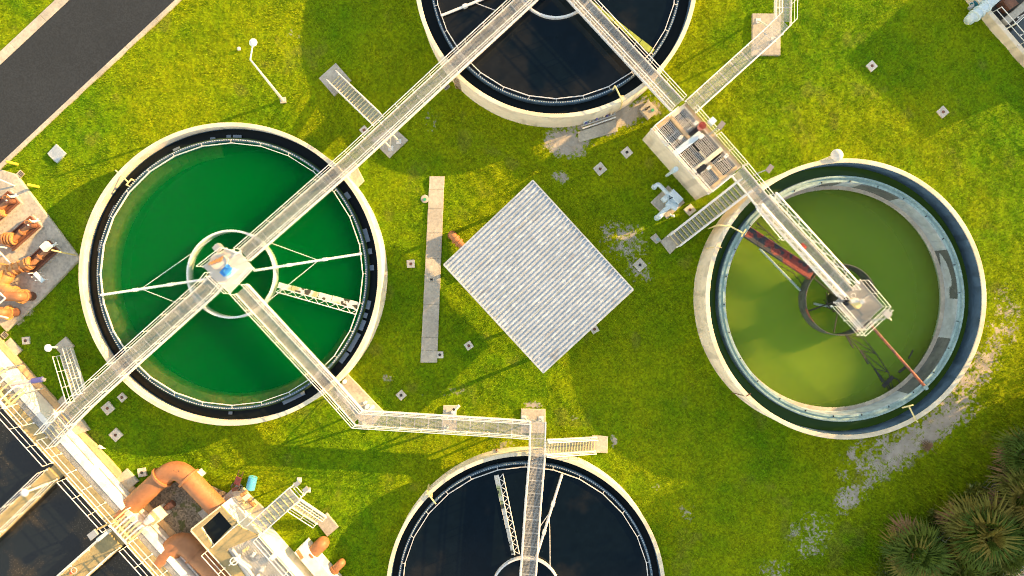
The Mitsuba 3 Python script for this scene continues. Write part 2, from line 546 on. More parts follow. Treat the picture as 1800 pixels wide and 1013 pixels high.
def tread_ply(w, nose=ALU):
    k = round(w, 2)
    if k not in TCACHE:
        b = MB()
        for i in range(4):
            b.obox([-0.03 - i * 0.056, 0, -0.016], [0.014, 0, 0], [0, w / 2, 0], [0, 0, 0.016])
        for j in range(7):
            b.obox([-0.12, -w / 2 + 0.03 + j * (w - 0.06) / 6, -0.018], [0.11, 0, 0], [0, 0.008, 0], [0, 0, 0.012])
        n = MB().obox([0.012, 0, -0.014], [0.024, 0, 0], [0, w / 2, 0], [0, 0, 0.018])
        TCACHE[k] = (mikit.ply(b.mesh(), GRATE), mikit.ply(n.mesh(), PALEY))
    return TCACHE[k]


def stairs(name, label, top, bot, w, n, rails='LR', group=None, parent=None, railh=0.95):
    t = parent or thing(name, label, 'stairs', group)
    top, bot = np.asarray(top, float), np.asarray(bot, float)
    d = bot - top
    flat = unit([d[0], d[1], 0])
    g, nz = tread_ply(w)
    for i in range(n):
        p = top + d * (i + 0.5) / n
        k = put_shared(t, 'tread', g, frame(p, flat))
        put_shared(k, 'nosing', nz, frame(p, flat))
    s = side(top, bot)
    for sgn in (1, -1):
        o = s * sgn * (w / 2 + 0.04)
        put(t, 'stringer', MB().bar(top + o - [0, 0, 0.05], bot + o - [0, 0, 0.05], 0.06, 0.26), ALU)
        if ('L' if sgn > 0 else 'R') in rails:
            o = s * sgn * (w / 2 + 0.03)
            railing(t, [top + o, bot + o], railh, 1.3, kick=False, r=0.034, name='handrail')
    return t


def column(parent, a, b, r=0.09, plate=True, name='column'):
    m = MB().tube([a, b], r, 10)
    if plate:
        m.box(np.asarray(a) + [0, 0, 0.0], 0.36, 0.36, 0.03)
    return put(parent, name, m, ALU, 40)


def flanged_pipe(parent, pts, r, m, name='pipe', bend=None, ends=(True, True), n=16):
    path = arc_path(pts, bend or 2.2 * r)
    b = MB().tube(path, r, n)
    k = put(parent, name, b, m, 35)
    for i, j, on in ((0, 1, ends[0]), (-1, -2, ends[1])):
        if on:
            a, d = path[i], unit(path[j] - path[i])
            f = MB().tube([a + d * 0.0, a + d * 0.09], r * 1.28, n)
            x_ = unit(np.cross(d, [0.3, 0.2, 0.9]))
            y_ = np.cross(d, x_)
            for q_ in range(12):
                e_ = math.cos(q_ * math.pi / 6) * x_ + math.sin(q_ * math.pi / 6) * y_
                f.obox(a + d * 0.045 + e_ * r * 1.14, d * 0.085, e_ * 0.028, np.cross(d, e_) * 0.028)
            put(k, 'flange', f, m, 35)
    return k


# ------------------------------------------------------------------ ground, road
def strip(px_line, w0, w1, z, ext=260.0):
    a, b = P(*px_line[0]), P(*px_line[1])
    d = unit(b - a)
    s = side(a, b)
    a, b = a - d * ext, b + d * ext
    return [a + s * w0, b + s * w0, b + s * w1, a + s * w1]


ra, rb = P(308.7, 0), P(38.7, 252.5)          # east edge of the asphalt, running south-west
rd = unit(rb - ra)
rs = -side(ra, rb)                           # towards the road
RW = float(np.dot(P(123.7, 0) - ra, rs))


def road_quad(o0, o1, l0=-200, l1=260):
    return [ra + rd * l0 + rs * o0, ra + rd * l1 + rs * o0, ra + rd * l1 + rs * o1, ra + rd * l0 + rs * o1]


asph = road_quad(0, RW)
k = unique('road')
scene[k] = mikit.ply(MB().prism(asph, -0.3, 0.05).mesh(), ASPHALT)
labels[k] = {'label': 'dark grey asphalt road running diagonally across the corner of the lawn', 'category': 'road', 'kind': 'structure'}
foot(asph)
for nm, o0, o1, lab in (('kerb', -0.30, -0.004, 'narrow pale concrete edging along the lawn side of the asphalt road'),
                        ('pavement', RW + 0.004, RW + 0.72, 'wider pale concrete strip along the far side of the asphalt road')):
    k = unique(nm)
    labels[k] = {'label': lab, 'category': nm, 'kind': 'structure'}
    for i in range(-4, 24):
        q = road_quad(o0, o1, i * 3.0 - 1.0, i * 3.0 + 1.985)
        put(k, 'slab', MB().prism(q, -0.3, 0.075, 0.012), SLAB)
    foot(road_quad(o0, o1))

gx = np.concatenate([-40 - np.geomspace(0.2, 2000, 40)[::-1], np.arange(-40, 40.01, 0.125), 40 + np.geomspace(0.2, 2000, 40)])
gy = np.concatenate([-24 - np.geomspace(0.2, 2000, 40)[::-1], np.arange(-24, 24.01, 0.125), 24 + np.geomspace(0.2, 2000, 40)])
GX, GY = np.meshgrid(gx, gy, indexing='ij')


def ground_z(x, y):
    p = np.stack([x, y, 0 * x], -1)
    z = 0.075 * (meshkit.noise(p * 1.6, 1) - 0.5) + 0.06 * (meshkit.noise(p * 4.3, 2) - 0.5)
    return np.minimum(z - 0.055, 0.015)


GZ = ground_z(GX, GY)
nx, ny = GX.shape
idx = np.arange(nx * ny).reshape(nx, ny)
quads = np.stack([idx[:-1, :-1], idx[1:, :-1], idx[1:, 1:], idx[:-1, 1:]], -1).reshape(-1, 4)
k = unique('lawn')
qc = np.c_[GX.ravel(), GY.ravel()][quads].mean(1)
for c_ in (TA, TD):
    quads = quads[np.hypot(qc[:, 0] - c_[0], qc[:, 1] - c_[1]) > (10.4 if c_ is TA else 9.5)]
    qc = np.c_[GX.ravel(), GY.ravel()][quads].mean(1)
scene[k] = mikit.ply((np.c_[GX.ravel(), GY.ravel(), GZ.ravel()], quads), LAWN, True)
labels[k] = {'label': 'mown green lawn with bare sandy patches between the tanks', 'category': 'lawn', 'kind': 'structure'}

pit = PP([(232, 905), (296, 852), (335, 838), (400, 868), (404, 905), (345, 950), (330, 1020), (300, 1020)], 0.04)
k = unique('gravel')
scene[k] = mikit.ply(MB().prism(pit, -0.3, 0.04).mesh(), GRAVEL)
labels[k] = {'label': 'brown gravel ground under the large brown pipes', 'category': 'gravel', 'kind': 'structure'}
foot(pit)


# ------------------------------------------------------------------ round tanks
def water_disc(c, r0, r1, z, m, label):
    b = MB()
    if r0 <= 0:
        ang = np.arange(96) * 2 * math.pi / 96
        v = np.vstack([[c[0], c[1], z], np.c_[c[0] + r1 * np.cos(ang), c[1] + r1 * np.sin(ang), np.full(96, z)]])
        b.add(v, [[0, 1 + i, 1 + (i + 1) % 96] for i in range(96)])
    else:
        b.lathe([(r0, z), (r1, z)], (c[0], c[1], 0), 128, closed=False)
    k = unique('water')
    scene[k] = mikit.ply(b.mesh(), m)
    labels[k] = {'label': label, 'category': 'water', 'kind': 'structure'}
    return k


def tank(name, label, c, ro, ri, zr, weir, baffle, zw, wall=CREAM, zl=None):
    """Round concrete tank: wall, dark blue shade painted inside, launder, weir plate with its notches, scum baffle."""
    t = thing(name, label, 'tank', 'round concrete treatment tanks')
    g = (c[0], c[1], 0)
    foot([(c[0] + (ro + 0.06) * math.cos(a), c[1] + (ro + 0.06) * math.sin(a)) for a in np.arange(96) * 2 * math.pi / 96])
    put(t, 'wall', MB().lathe([(ro, -0.4), (ro, zr - 0.05), (ro - 0.04, zr - 0.012), (ro - 0.3 * (ro - ri), zr - 0.012), (ri + 0.05, zr - 0.012), (ri + 0.012, zr - 0.3), (ri + 0.012, -0.4)], g, 160), wall, 30)
    put(t, 'coping', MB().lathe([(ro + 0.015, zr - 0.06), (ro + 0.015, zr - 0.015), (ro - 0.015, zr + 0.012), (ri + 0.02, zr + 0.012), (ri, zr - 0.012), (ri, zr - 0.06)], g, 160), RIM, 25)
    put(t, 'lining', MB().lathe([(ri - 0.004, zr - (zl or 0.07)), (ri - 0.004, -0.2), (ri + 0.008, -0.2), (ri + 0.008, zr - (zl or 0.07))], g, 160), SHADE_LINING, 30)  # dark blue band painted where the inner wall lies in shade
    if weir:
        put(t, 'launder_wall', MB().lathe([(weir + 0.10, 0), (weir + 0.10, zw - 0.02), (weir - 0.06, zw - 0.02), (weir - 0.06, 0)], g, 160), SHADE_LINING, 30)
        b = MB()
        n = int(2 * math.pi * weir / 0.165)
        for i in range(n):
            if RNG.random() < 0.03:
                continue
            a = 2 * math.pi * i / n
            e = np.array([math.cos(a), math.sin(a), 0])
            s = np.array([-e[1], e[0], 0])
            b.obox([c[0] + e[0] * (weir + 0.02), c[1] + e[1] * (weir + 0.02), zw + 0.02], e * 0.022, s * 0.032, [0, 0, 0.045])
        put(t, 'weir_teeth', b, mat('weir_steel', (0.55, 0.60, 0.60), 0.5) if 'mat_weir_steel' not in scene else 'mat_weir_steel', kind='stuff')
        ns = 28
        for i in range(ns):
            a, a2 = 2 * math.pi * (i + 0.02) / ns, 2 * math.pi * (i + 0.98) / ns
            p, q = ([c[0] + baffle * math.cos(x), c[1] + baffle * math.sin(x), zw + 0.03] for x in (a - 0.01, a2 + 0.01))
            k = put(t, 'baffle_plate', MB().bar(p, q, 0.045, 0.15), ALU)
            e = np.array([math.cos(a), math.sin(a), 0])
            put(k, 'bracket', MB().bar(np.array([c[0], c[1], zw + 0.1]) + e * (baffle + 0.02), np.array([c[0], c[1], zw + 0.06]) + e * (weir + 0.02), 0.03, 0.03), ALU)
    return t


def murky(med, c, r, z, zb, albedo, sigma, label, floor):
    """A body of murky water: a clear surface over a scattering volume that reaches down to the tank floor."""
    scene[med] = {'type': 'homogeneous', 'albedo': rgb(albedo), 'sigma_t': float(sigma)}
    ang = np.arange(96) * 2 * math.pi / 96
    ring = np.c_[c[0] + r * np.cos(ang), c[1] + r * np.sin(ang)]
    v = np.vstack([np.c_[ring, np.full(96, z)], np.c_[ring, np.full(96, zb)], [[c[0], c[1], z], [c[0], c[1], zb]]])
    f = []
    for i in range(96):
        j = (i + 1) % 96
        f += [[192, i, j], [193, 96 + j, 96 + i], [i, 96 + i, 96 + j], [i, 96 + j, j]]
    k = unique('water')
    scene[k] = mikit.ply((v, np.array(f)), {'type': 'thindielectric', 'int_ior': 1.12}, interior={'type': 'ref', 'id': med})
    labels[k] = {'label': label, 'category': 'water', 'kind': 'structure'}
    k = unique('tank_floor')
    scene[k] = mikit.ply(MB().lathe([(0, zb - 0.3), (0, zb - 0.05), (r + 0.02, zb - 0.05), (r + 0.02, z - 0.1), (r + 0.25, z - 0.1), (r + 0.25, zb - 0.3)], (c[0], c[1], 0), 96).mesh(), mat('floor_' + med, floor, 0.8))
    labels[k] = {'label': 'floor of the tank under: ' + label, 'category': 'floor', 'kind': 'structure'}


def arm_pos(c, r, a, z):
    return np.array([c[0] + r * math.cos(a), c[1] + r * math.sin(a), z])


tA = tank('settling_tank', 'round tank of bright green water crossed by three walkways', TA, 10.62, 10.34, 2.2, 9.45, 9.25, 1.88, zl=0.75)
tB = tank('settling_tank', 'dark water tank at the bottom edge reached by the rainbow tinted walkway', TB, 9.88, 9.62, 1.75, 9.02, 8.80, 1.45)
tT = tank('settling_tank', 'dark water tank at the top edge with a tan outer wall', TT, 9.77, 9.49, 2.95, 8.62, 8.40, 2.62)
murky('water_green_body', TA, 9.41, 1.81, -2.2, (0.0, 0.44, 0.085), 0.75, 'opaque bright green water filling the tank on the left', (0.02, 0.05, 0.01))
b = MB()
for i in range(60):
    f = i / 60
    a0 = 1.7 + 4.1 * f  # olive ledge only along the sunlit arc: light put into its shape
    dep = 0.62 * (1 - min(1, 5 * f, 5 * (1 - f))) + 0.05 * math.sin(i * 0.7)
    b.lathe([(9.38, 0.5), (9.38, 1.46 - dep), (8.75, 1.36 - dep), (8.58, 0.5)], (TA[0], TA[1], 0), 2, True, a0, a0 + 4.1 / 60)
put(tA, 'bench', b, mat('bench', stained((0.20, 0.17, 0.03), (0.14, 0.15, 0.03), 0.8, 4.0), 0.8))
water_disc(TA, 9.5, 10.36, 1.35, WCHANNEL, 'black water in the ring channel of the green tank')
water_disc(TB, 0, 9.0, 1.38, WDARK, 'dark water with painted brown cloud reflections in the bottom tank')
water_disc(TB, 9.05, 9.63, 1.0, WCHANNEL, 'black water in the ring channel of the bottom tank')
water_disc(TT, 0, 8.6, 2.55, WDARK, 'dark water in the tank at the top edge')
water_disc(TT, 8.65, 9.5, 2.05, WCHANNEL, 'black water in the ring channel of the top tank')

# the olive tank: lowered water, free-standing launder ring inside
tD = tank('settling_tank', 'half drained tank of olive water with a patchy inner ring', TD, 9.66, 9.36, 3.1, 0, 0, 0)
cD = (TD[0], TD[1], 0)
put(tD, 'launder_ring', MB().lathe([(8.56, 1.0), (8.56, 2.50), (8.50, 2.52), (8.44, 2.52), (8.42, 2.40), (8.28, 2.38), (8.26, 2.47), (8.12, 2.47), (8.12, 1.0)], cD, 160), TEAL, 25)
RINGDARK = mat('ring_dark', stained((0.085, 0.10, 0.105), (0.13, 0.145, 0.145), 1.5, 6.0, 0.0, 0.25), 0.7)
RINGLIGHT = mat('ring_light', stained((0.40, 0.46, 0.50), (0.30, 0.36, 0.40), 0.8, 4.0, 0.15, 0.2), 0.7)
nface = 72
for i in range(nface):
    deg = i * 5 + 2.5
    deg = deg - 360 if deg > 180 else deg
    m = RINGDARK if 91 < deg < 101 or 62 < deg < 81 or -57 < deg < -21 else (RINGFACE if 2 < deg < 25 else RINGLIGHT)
    a0, a1 = 2 * math.pi * i / nface, 2 * math.pi * (i + 0.985) / nface
    put(tD, 'ring_panel', MB().lathe([(8.115, 0.4), (8.115, 2.44), (8.075, 2.44), (8.075, 0.4)], cD, 3, True, a0, a1), m)
put(tD, 'ring_apron', MB().lathe([(8.6, 1.0), (8.6, 2.36), (8.565, 2.36), (8.565, 1.0)], cD, 160), SHADE_LINING, 25)  # outer ring face carries the same painted blue shade
put(tD, 'ring_shelf', MB().lathe([(8.07, 1.02), (8.07, 1.08), (7.82, 1.04), (7.82, 0.98)], cD, 160), SLAB, 25)
murky('water_olive_body', TD, 8.09, 0.78, -2.4, (0.57, 0.775, 0.14), 0.6, 'murky olive green water filling the half drained tank', (0.06, 0.07, 0.02))
water_disc(TD, 8.5, 9.4, 1.72, WCHGREEN, 'dark green water in the outer channel of the half drained tank')
for i in range(26):
    a = 2 * math.pi * i / 26 + 0.05
    e = np.array([math.cos(a), math.sin(a), 0])
    put(tD, 'ring_bolt', MB().box(arm_pos(TD, 8.2, a, 2.44), 0.12, 0.05, 0.09, a), DARK)

# loose cover pieces along the ring channel of the green tank
COVER = mat('cover', (0.14, 0.19, 0.26), 0.5)
for u, v, l, w, lab in [(605, 348, 0.5, 0.42, 'small blue grey cover piece just below the northern walkway in the green tank channel'),
                        (640, 415, 0.95, 0.4, 'longest blue grey cover piece along the upper right channel of the green tank'),
                        (645, 443, 0.4, 0.36, 'blue grey cover square level with the right skimmer arm tip'),
                        (648, 471, 0.38, 0.4, 'blue grey cover square at the rightmost point of the green tank channel'),
                        (642, 535, 0.62, 0.36, 'blue grey cover piece just above the end of the spotted scum trough'),
                        (637, 553, 0.36, 0.34, 'short cover piece right at the end of the spotted scum trough'),
                        (632, 570, 0.75, 0.42, 'blue grey cover piece just below the end of the spotted scum trough'),
                        (618, 600, 1.45, 0.42, 'long blue grey cover piece along the lower right channel of the green tank'),
                        (602, 627, 0.85, 0.42, 'blue grey cover piece nearest above the bent walkway at the green tank'),
                        (515, 697, 1.7, 0.3, 'long faint cover piece left of the bent walkway in the green tank channel'),
                        (374, 245, 0.35, 0.2, 'leftmost of three pale cover pieces at the top of the green tank channel'),
                        (402, 240, 0.3, 0.2, 'middle one of three pale cover pieces at the top of the green tank channel'),
                        (417, 240, 0.6, 0.2, 'rightmost of three pale cover pieces at the top of the green tank channel'),
                        (310, 262, 0.5, 0.16, 'lone cover piece along the upper left channel of the green tank'),
                        (405, 726, 0.25, 0.2, 'tiny pale cover piece at the lowest point of the green tank channel'),
                        (198, 372, 0.9, 0.16, 'narrow cover piece below the forked yellow pipe in the green tank channel'),
                        (175, 432, 0.8, 0.12, 'narrow cover piece at the far left of the green tank channel')]:
    c = P(u, v, 1.5)
    a = math.atan2(c[1] - TA[1], c[0] - TA[0])
    dist = np.hypot(c[0] - TA[0], c[1] - TA[1])
    single('channel_cover', MB().box(arm_pos(TA, max(min(dist, 10.12), 9.75), a, 1.42), w, l, 0.1, a), COVER, lab, 'cover', 'cover pieces in the green tank channel')


# ------------------------------------------------------------------ things on the tanks
def feedwell(name, label, c, r, z0, z1, m, wall=0.09, group='feed wells in the tanks'):
    t = thing(name, label, 'feed well', group)
    ns = 24
    for i in range(ns):
        a0, a1 = 2 * math.pi * i / ns, 2 * math.pi * (i + 0.995) / ns
        put(t, 'plate', MB().lathe([(r, z0), (r, z1), (r - wall, z1), (r - wall, z0)], (c[0], c[1], 0), 3, True, a0, a1), m, 30)
    return t


feedwell('feed_well', 'white ring around the drive platform of the green tank', TA, 3.13, 1.3, 2.1, ALU, 0.15)
feedwell('feed_well', 'white ring cut by the lower photo edge in the bottom tank', TB, 2.45, 1.0, 1.8, ALU, 0.11)
feedwell('feed_well', 'white ring seen near the top photo edge in the top tank', TT, 2.86, 2.2, 2.85, ALU, 0.13)


def boom(name, label, a, b, wires, w=0.19, group='skimmer arms'):
    """White tubular skimmer arm from a to b with guy wires (pairs of points)."""
    t = thing(name, label, 'skimmer arm', group)
    put(t, 'beam', MB().tube([a, b], w / 2, 10), ALU, 40)
    for p, q in wires:
        put(t, 'guy_wire', MB().tube([p, q], 0.025, 6), ALU, 40)
    for f in (0.33, 0.66):
        m = np.asarray(a) + (np.asarray(b) - np.asarray(a)) * f
        put(t, 'collar', MB().box(m - [0, 0, 0.14], 0.3, 0.24, 0.28, math.atan2((b - a)[1], (b - a)[0])), ALU)
    return t


boom('skimmer_arm', 'white skimmer arm spanning the left half of the green tank', P(177, 519, 2.08), P(362, 491, 2.2), [(P(248, 508, 2.14), P(372, 421, 2.2)), (P(248, 508, 2.14), P(312, 533, 2.18))])
boom('skimmer_arm', 'white skimmer arm spanning the right half of the green tank', P(446, 476, 2.2), P(636, 446, 2.08), [(P(560, 458, 2.14), P(478, 428, 2.2)), (P(560, 458, 2.14), P(466, 534, 2.2))])
boom('skimmer_arm', 'slanting white skimmer arm beside the walkway of the bottom tank', P(941, 985, 1.75), P(988, 834, 1.62), [(P(965, 903, 1.7), P(949, 926, 1.75)), (P(966, 905, 1.7), P(967, 995, 1.75))])
boom('skimmer_arm', 'white skimmer arm crossing the upper left of the top tank', P(900, -22, 2.85), P(775, 28, 2.78), [(P(837, 6, 2.8), P(872, 19, 2.85)), (P(837, 6, 2.8), P(846, -8, 2.85))])


def truss(parent, a, b, w, z_h, n, m, r=0.03, side_dir=None, zig=True):
    a, b = np.asarray(a, float), np.asarray(b, float)
    s = side(a, b) * w / 2
    put(parent, 'chord', MB().tube([a + s, b + s], r, 7), m, 40)
    put(parent, 'chord', MB().tube([a - s, b - s], r, 7), m, 40)
    for i in range(n):
        p, q = a + (b - a) * i / n, a + (b - a) * (i + 1) / n
        sg = 1 if i % 2 else -1
        put(parent, 'brace', MB().tube([p + s * sg, q - s * sg], r * 0.7, 6), m, 40)


def beach(name, label, a, b, w, off, n=15):
    """Scum trough: flat spotted plates beside a light lattice."""
    t = thing(name, label, 'scum trough', 'scum troughs in the tanks')
    a, b = np.asarray(a, float), np.asarray(b, float)
    s = side(a, b)
    truss(t, a, b, 0.34, 0, n, ALU, 0.035)
    for i in range(6):
        p, q = a + (b - a) * (i + 0.02) / 6, a + (b - a) * (i + 0.98) / 6
        ww = w * (0.75 + 0.5 * (i + 1) / 6)
        o = s * (off + math.copysign(ww / 2 + 0.19, off))
        put(t, 'plate', MB().bar(p + o * 1.0 - [0, 0, 0.06], q + o * 1.0 - [0, 0, 0.06], ww, 0.03), SCUM)
    return t


beach('scum_trough', 'spotted white scum trough with lattice in the green tank', P(486, 509, 1.98), P(627, 549, 1.98), 0.40, 0.02)
beach('scum_trough', 'lattice scum trough with yellow scum left of the bottom walkway', P(909, 975, 1.55), P(880, 834, 1.5), 0.22, 0.02, 20)
t = thing('scum_trough', 'thin algae green scum trough under the walkway of the top tank', 'scum trough', 'scum troughs in the tanks')
ta_, tb_ = P(1012, -18, 2.66), P(1148, 92, 2.66)
ALGAE = mat('algae', stained((0.30, 0.34, 0.05), (0.20, 0.27, 0.04), 1.5, 6.0, 0.0, 0.3), 0.7)
for i in range(6):
    p, q = ta_ + (tb_ - ta_) * (i + 0.02) / 6, ta_ + (tb_ - ta_) * (i + 0.98) / 6
    put(t, 'plate', MB().bar(p, q, 0.16 + 0.05 * i, 0.03), ALGAE)
put(t, 'rail', MB().tube([ta_ - side(ta_, tb_) * 0.32, tb_ - side(ta_, tb_) * 0.32], 0.03, 6), BLACK, 40)


def davit(name, label, pts, cross, m=PALEY, z=None):
    """Bent yellow pipe over a tank rim with a T piece at its end."""
    t = thing(name, label, 'pipe', 'yellow spray pipes over tank rims')
    put(t, 'pipe', MB().tube(arc_path(pts, 0.25), 0.055, 8), m, 40)
    for a, b in cross:
        put(t, 'branch', MB().tube([a, b], 0.055, 8), m, 40)
    return t


davit('spray_pipe', 'pale yellow forked pipe over the upper left rim of the green tank', [P(203, 300, 0.1), P(203.5, 300, 2.15), P(225, 320, 2.1)],
      [(P(222, 325, 2.1), P(231, 315, 2.1)), (P(222, 325, 2.1), P(229, 328, 1.7)), (P(231, 315, 2.1), P(238, 319, 1.7))])
davit('spray_pipe', 'yellow pipe over the left rim of the olive tank above the rusty trough', [P(1245, 402, 0.1), P(1262, 396, 3.4), P(1284, 398, 3.5), P(1306, 410, 3.3)], [(P(1303, 416, 3.3), P(1311, 403, 3.3)), (P(1306, 410, 3.3), P(1304, 412, 2.6))])
davit('spray_pipe', 'yellow T pipe over the lower right rim of the olive tank', [P(1613, 742, 3.1), P(1609, 737, 3.35), P(1597, 713, 3.3)], [(P(1586, 717, 3.3), P(1605, 712, 3.2))])
davit('spray_pipe', 'yellow pipe over the upper left rim of the bottom tank', [P(754, 852, 0.1), P(751, 865, 1.9), P(755, 872, 1.95), P(766, 886, 1.85)], [(P(759, 868, 1.9), P(758, 876, 1.9))])
davit('spray_pipe', 'yellow pipe over the lower right rim of the top tank', [P(1090, 192, 0.1), P(1094, 178, 3.2), P(1081, 151, 3.1)], [(P(1081, 151, 3.1), P(1077, 158, 2.8)), (P(1091, 170, 3.15), P(1096, 169, 3.15))])
ht = thing('hose', 'thin yellow hose draped over the left wall of the olive tank', 'hose')
put(ht, 'hose', MB().tube(arc_path([P(1240, 438, 0.05), P(1243, 437, 2.0), P(1262, 433, 3.16), P(1269, 436, 3.14)], 0.4), 0.03, 7), PALEY, 40)
ht = thing('hose', 'thin dark hose draped over the lower left wall of the olive tank', 'hose')
put(ht, 'hose', MB().tube(arc_path([P(1286, 692, 0.05), P(1290, 691, 2.0), P(1312, 697, 3.16), P(1320, 692, 3.14)], 0.4), 0.03, 7), DBROWN, 40)

# ------------------------------------------------------------------ walkways
wk = 'walkways between the tanks'
wNE = walkway('walkway', 'long grating walkway running from the top tank down to the green tank', [P(968, -42, 3.35), P(924, 0, 3.35), P(796, 118, 3.35), P(620.5, 281, 2.85), P(485, 400, 2.7), P(430, 448, 2.7)], 0.98, group=wk)
wSW = walkway('walkway', 'grating walkway from the green tank platform to its lower left rim', [P(384, 489, 2.7), P(370, 506, 2.7), P(242, 621, 2.7), P(152, 703, 2.7), P(121, 734, 2.7)], 1.12, group=wk)
wS = walkway('walkway', 'grating walkway from the green tank platform bending towards the bottom tank', [P(425, 509, 2.7), P(450, 536.5, 2.7), P(579, 676, 2.7), P(631, 735, 2.7), P(900, 751.5, 2.7), P(930, 754, 2.7)], 0.96, group=wk)
wB = walkway('walkway', 'vertical grating walkway running down into the bottom tank', [P(945.5, 742, 2.72), P(944, 800, 2.72), P(936.5, 890, 2.72), P(930, 985, 2.72), P(926, 1035, 2.72)], 1.0, group=wk, lcut=(1, None))
wSE = walkway('walkway', 'grating walkway from the top tank to the concrete splitter box', [P(985, -36, 3.35), P(1018, 0, 3.35), P(1190, 185, 3.35)], 1.0, group=wk)
wN = walkway('walkway', 'light grating walkway bending north from the splitter box to the top edge', [P(1214, 188, 3.35), P(1350, 65, 3.35), P(1377, 38, 3.35), P(1378, -60, 3.35)], 0.98, group=wk)
wD = walkway('walkway', 'white trussed walkway from the splitter box over the olive tank', [P(1297, 301, 3.4), P(1340, 353, 3.4), P(1357, 373, 3.4), P(1444, 468, 3.4), P(1490, 518, 3.4)], 0.92, group=wk, rcut=(1, None))
for sgn in (1, -1):
    e = offset_line([P(1340, 353, 3.4), P(1357, 373, 3.4), P(1444, 468, 3.4), P(1483, 510, 3.4)], sgn * 0.62)
    a, b = e[0], e[-1]
    put(wD, 'truss_chord', MB().tube([a + [0, 0, 0.05], b + [0, 0, 0.05]], 0.06, 8), ALU, 40)
    put(wD, 'truss_chord', MB().tube([a + [0, 0, 1.2], b + [0, 0, 1.2]], 0.055, 8), ALU, 40)
    n = 14
    for i in range(n):
        p, q = a + (b - a) * i / n, a + (b - a) * (i + 1) / n
        h0, h1 = ((0.05, 1.2) if i % 2 else (1.2, 0.05))
        put(wD, 'truss_brace', MB().tube([p + [0, 0, h0], q + [0, 0, h1]], 0.04, 6), ALU, 40)

# legs and footings
LEGS = [('slab', 'pale footing slab under the northern walkway at the foot of its stair', [(652, 246), (684, 278), (717, 246), (690, 222)], [((687, 261), (668, 240)), ((701, 249), (686, 232))], 3.0, wNE),
        ('slab', 'long pale footing slab beside the lower right rim of the green tank', [(611, 658), (675, 725), (648, 757), (588, 690)], [((597, 692), (592, 683)), ((640, 747), (632, 741)), ((654, 716), (640, 728))], 2.65, wS),
        ('slab', 'small footing slab under the middle of the bent walkway', [(779, 713), (803, 713), (801, 757), (777, 757)], [((785, 752), (786, 748)), ((797, 727), (796, 742))], 2.65, wS),
        ('slab', 'square footing slab above the corner of the bottom walkways', [(916, 719), (959, 720), (959, 762), (915, 762)], [((921, 735), (929, 742)), ((951, 736), (955, 744))], 2.65, wB),
        ('slab', 'tall pale footing slab under the bend of the northeast walkway', [(1323, 23.5), (1372, 24), (1372, 97), (1322, 97)], [((1333, 37), (1352, 48)), ((1360, 70), (1376, 60))], 3.3, wN),
        ('slab', 'footing block against the upper right wall of the green tank', [(600, 306), (622, 282), (640, 318), (626, 332)], [((612, 306), (606, 297))], 2.7, wNE)]
for nm, lab, px, legs, zt, w in LEGS:
    slab(nm, lab, px, z1=0.16)
    tops = []
    for (bu, bv), (tu, tv) in legs:
        a, b = P(bu, bv, 0.17), P(tu, tv, zt - 0.1)
        column(w, a, b, 0.075)
        tops.append((a, b))
    for (a, b), (c, d) in zip(tops[:-1], tops[1:]):
        put(w, 'cross_brace', MB().tube([a * 0.9 + b * 0.1, d * 0.9 + c * 0.1], 0.035, 6), ALU, 40)

# stairs
NWt, NWb = P(664, 212, 3.05), P(588, 139, 0.3)
stairs('stairs', 'grating stair down the upper left side of the northern walkway', NWt, NWb, 0.86, 17, group='grating stairs')
stairs('stairs', 'steep grating stair beside the lower left rim of the green tank', P(141, 698, 2.62), P(116, 618, 0.3), 0.86, 16, group='grating stairs')
stairs('stairs', 'grating stair running right from the bottom tank walkway', P(962, 786, 2.62), P(1047, 781, 0.25), 0.92, 17, group='grating stairs')
stairs('stairs', 'long grating stair between the splitter box and the olive tank', P(1306, 328, 3.3), P(1182, 425, 0.3), 0.98, 19, group='grating stairs')
slab('slab', 'landing slab at the foot of the stair left of the northern walkway', [(590, 110.5), (617, 141), (587, 169), (560, 137.5)])
slab('slab', 'landing slab at the foot of the steep stair left of the green tank', [(114.7, 592), (129, 609), (110, 627), (95, 609)])
slab('slab', 'landing slab at the right end of the bottom walkway stair', [(1041, 766), (1069, 767.5), (1068, 797), (1040, 796)])
slab('slab', 'landing slab at the foot of the stair left of the olive tank', [(1161, 425), (1183, 405), (1197, 428), (1178, 447)])
slab('slab', 'small square slab touching the stair landing left of the olive tank', [(1143, 418), (1153, 410), (1163, 423), (1154, 429)])
st5 = P(121, 734, 2.7), P(86, 772, 1.75)
stairs('stairs', 'short wide flight of five steps down to the yellow concrete deck', st5[0], st5[1], 1.2, 6, group='grating stairs')

# platforms
def platform(name, label, px, z, m, inner=0.06, rail=True, skip=(), cat='platform', group=None, thick=0.1):
    t = thing(name, label, cat, group)
    pts = PP(px, z)
    put(t, 'plate', MB().prism(pts, z - thick, z, 0.015), m)
    if rail:
        railing(t, pts, closed=True, skip=skip)
    return t


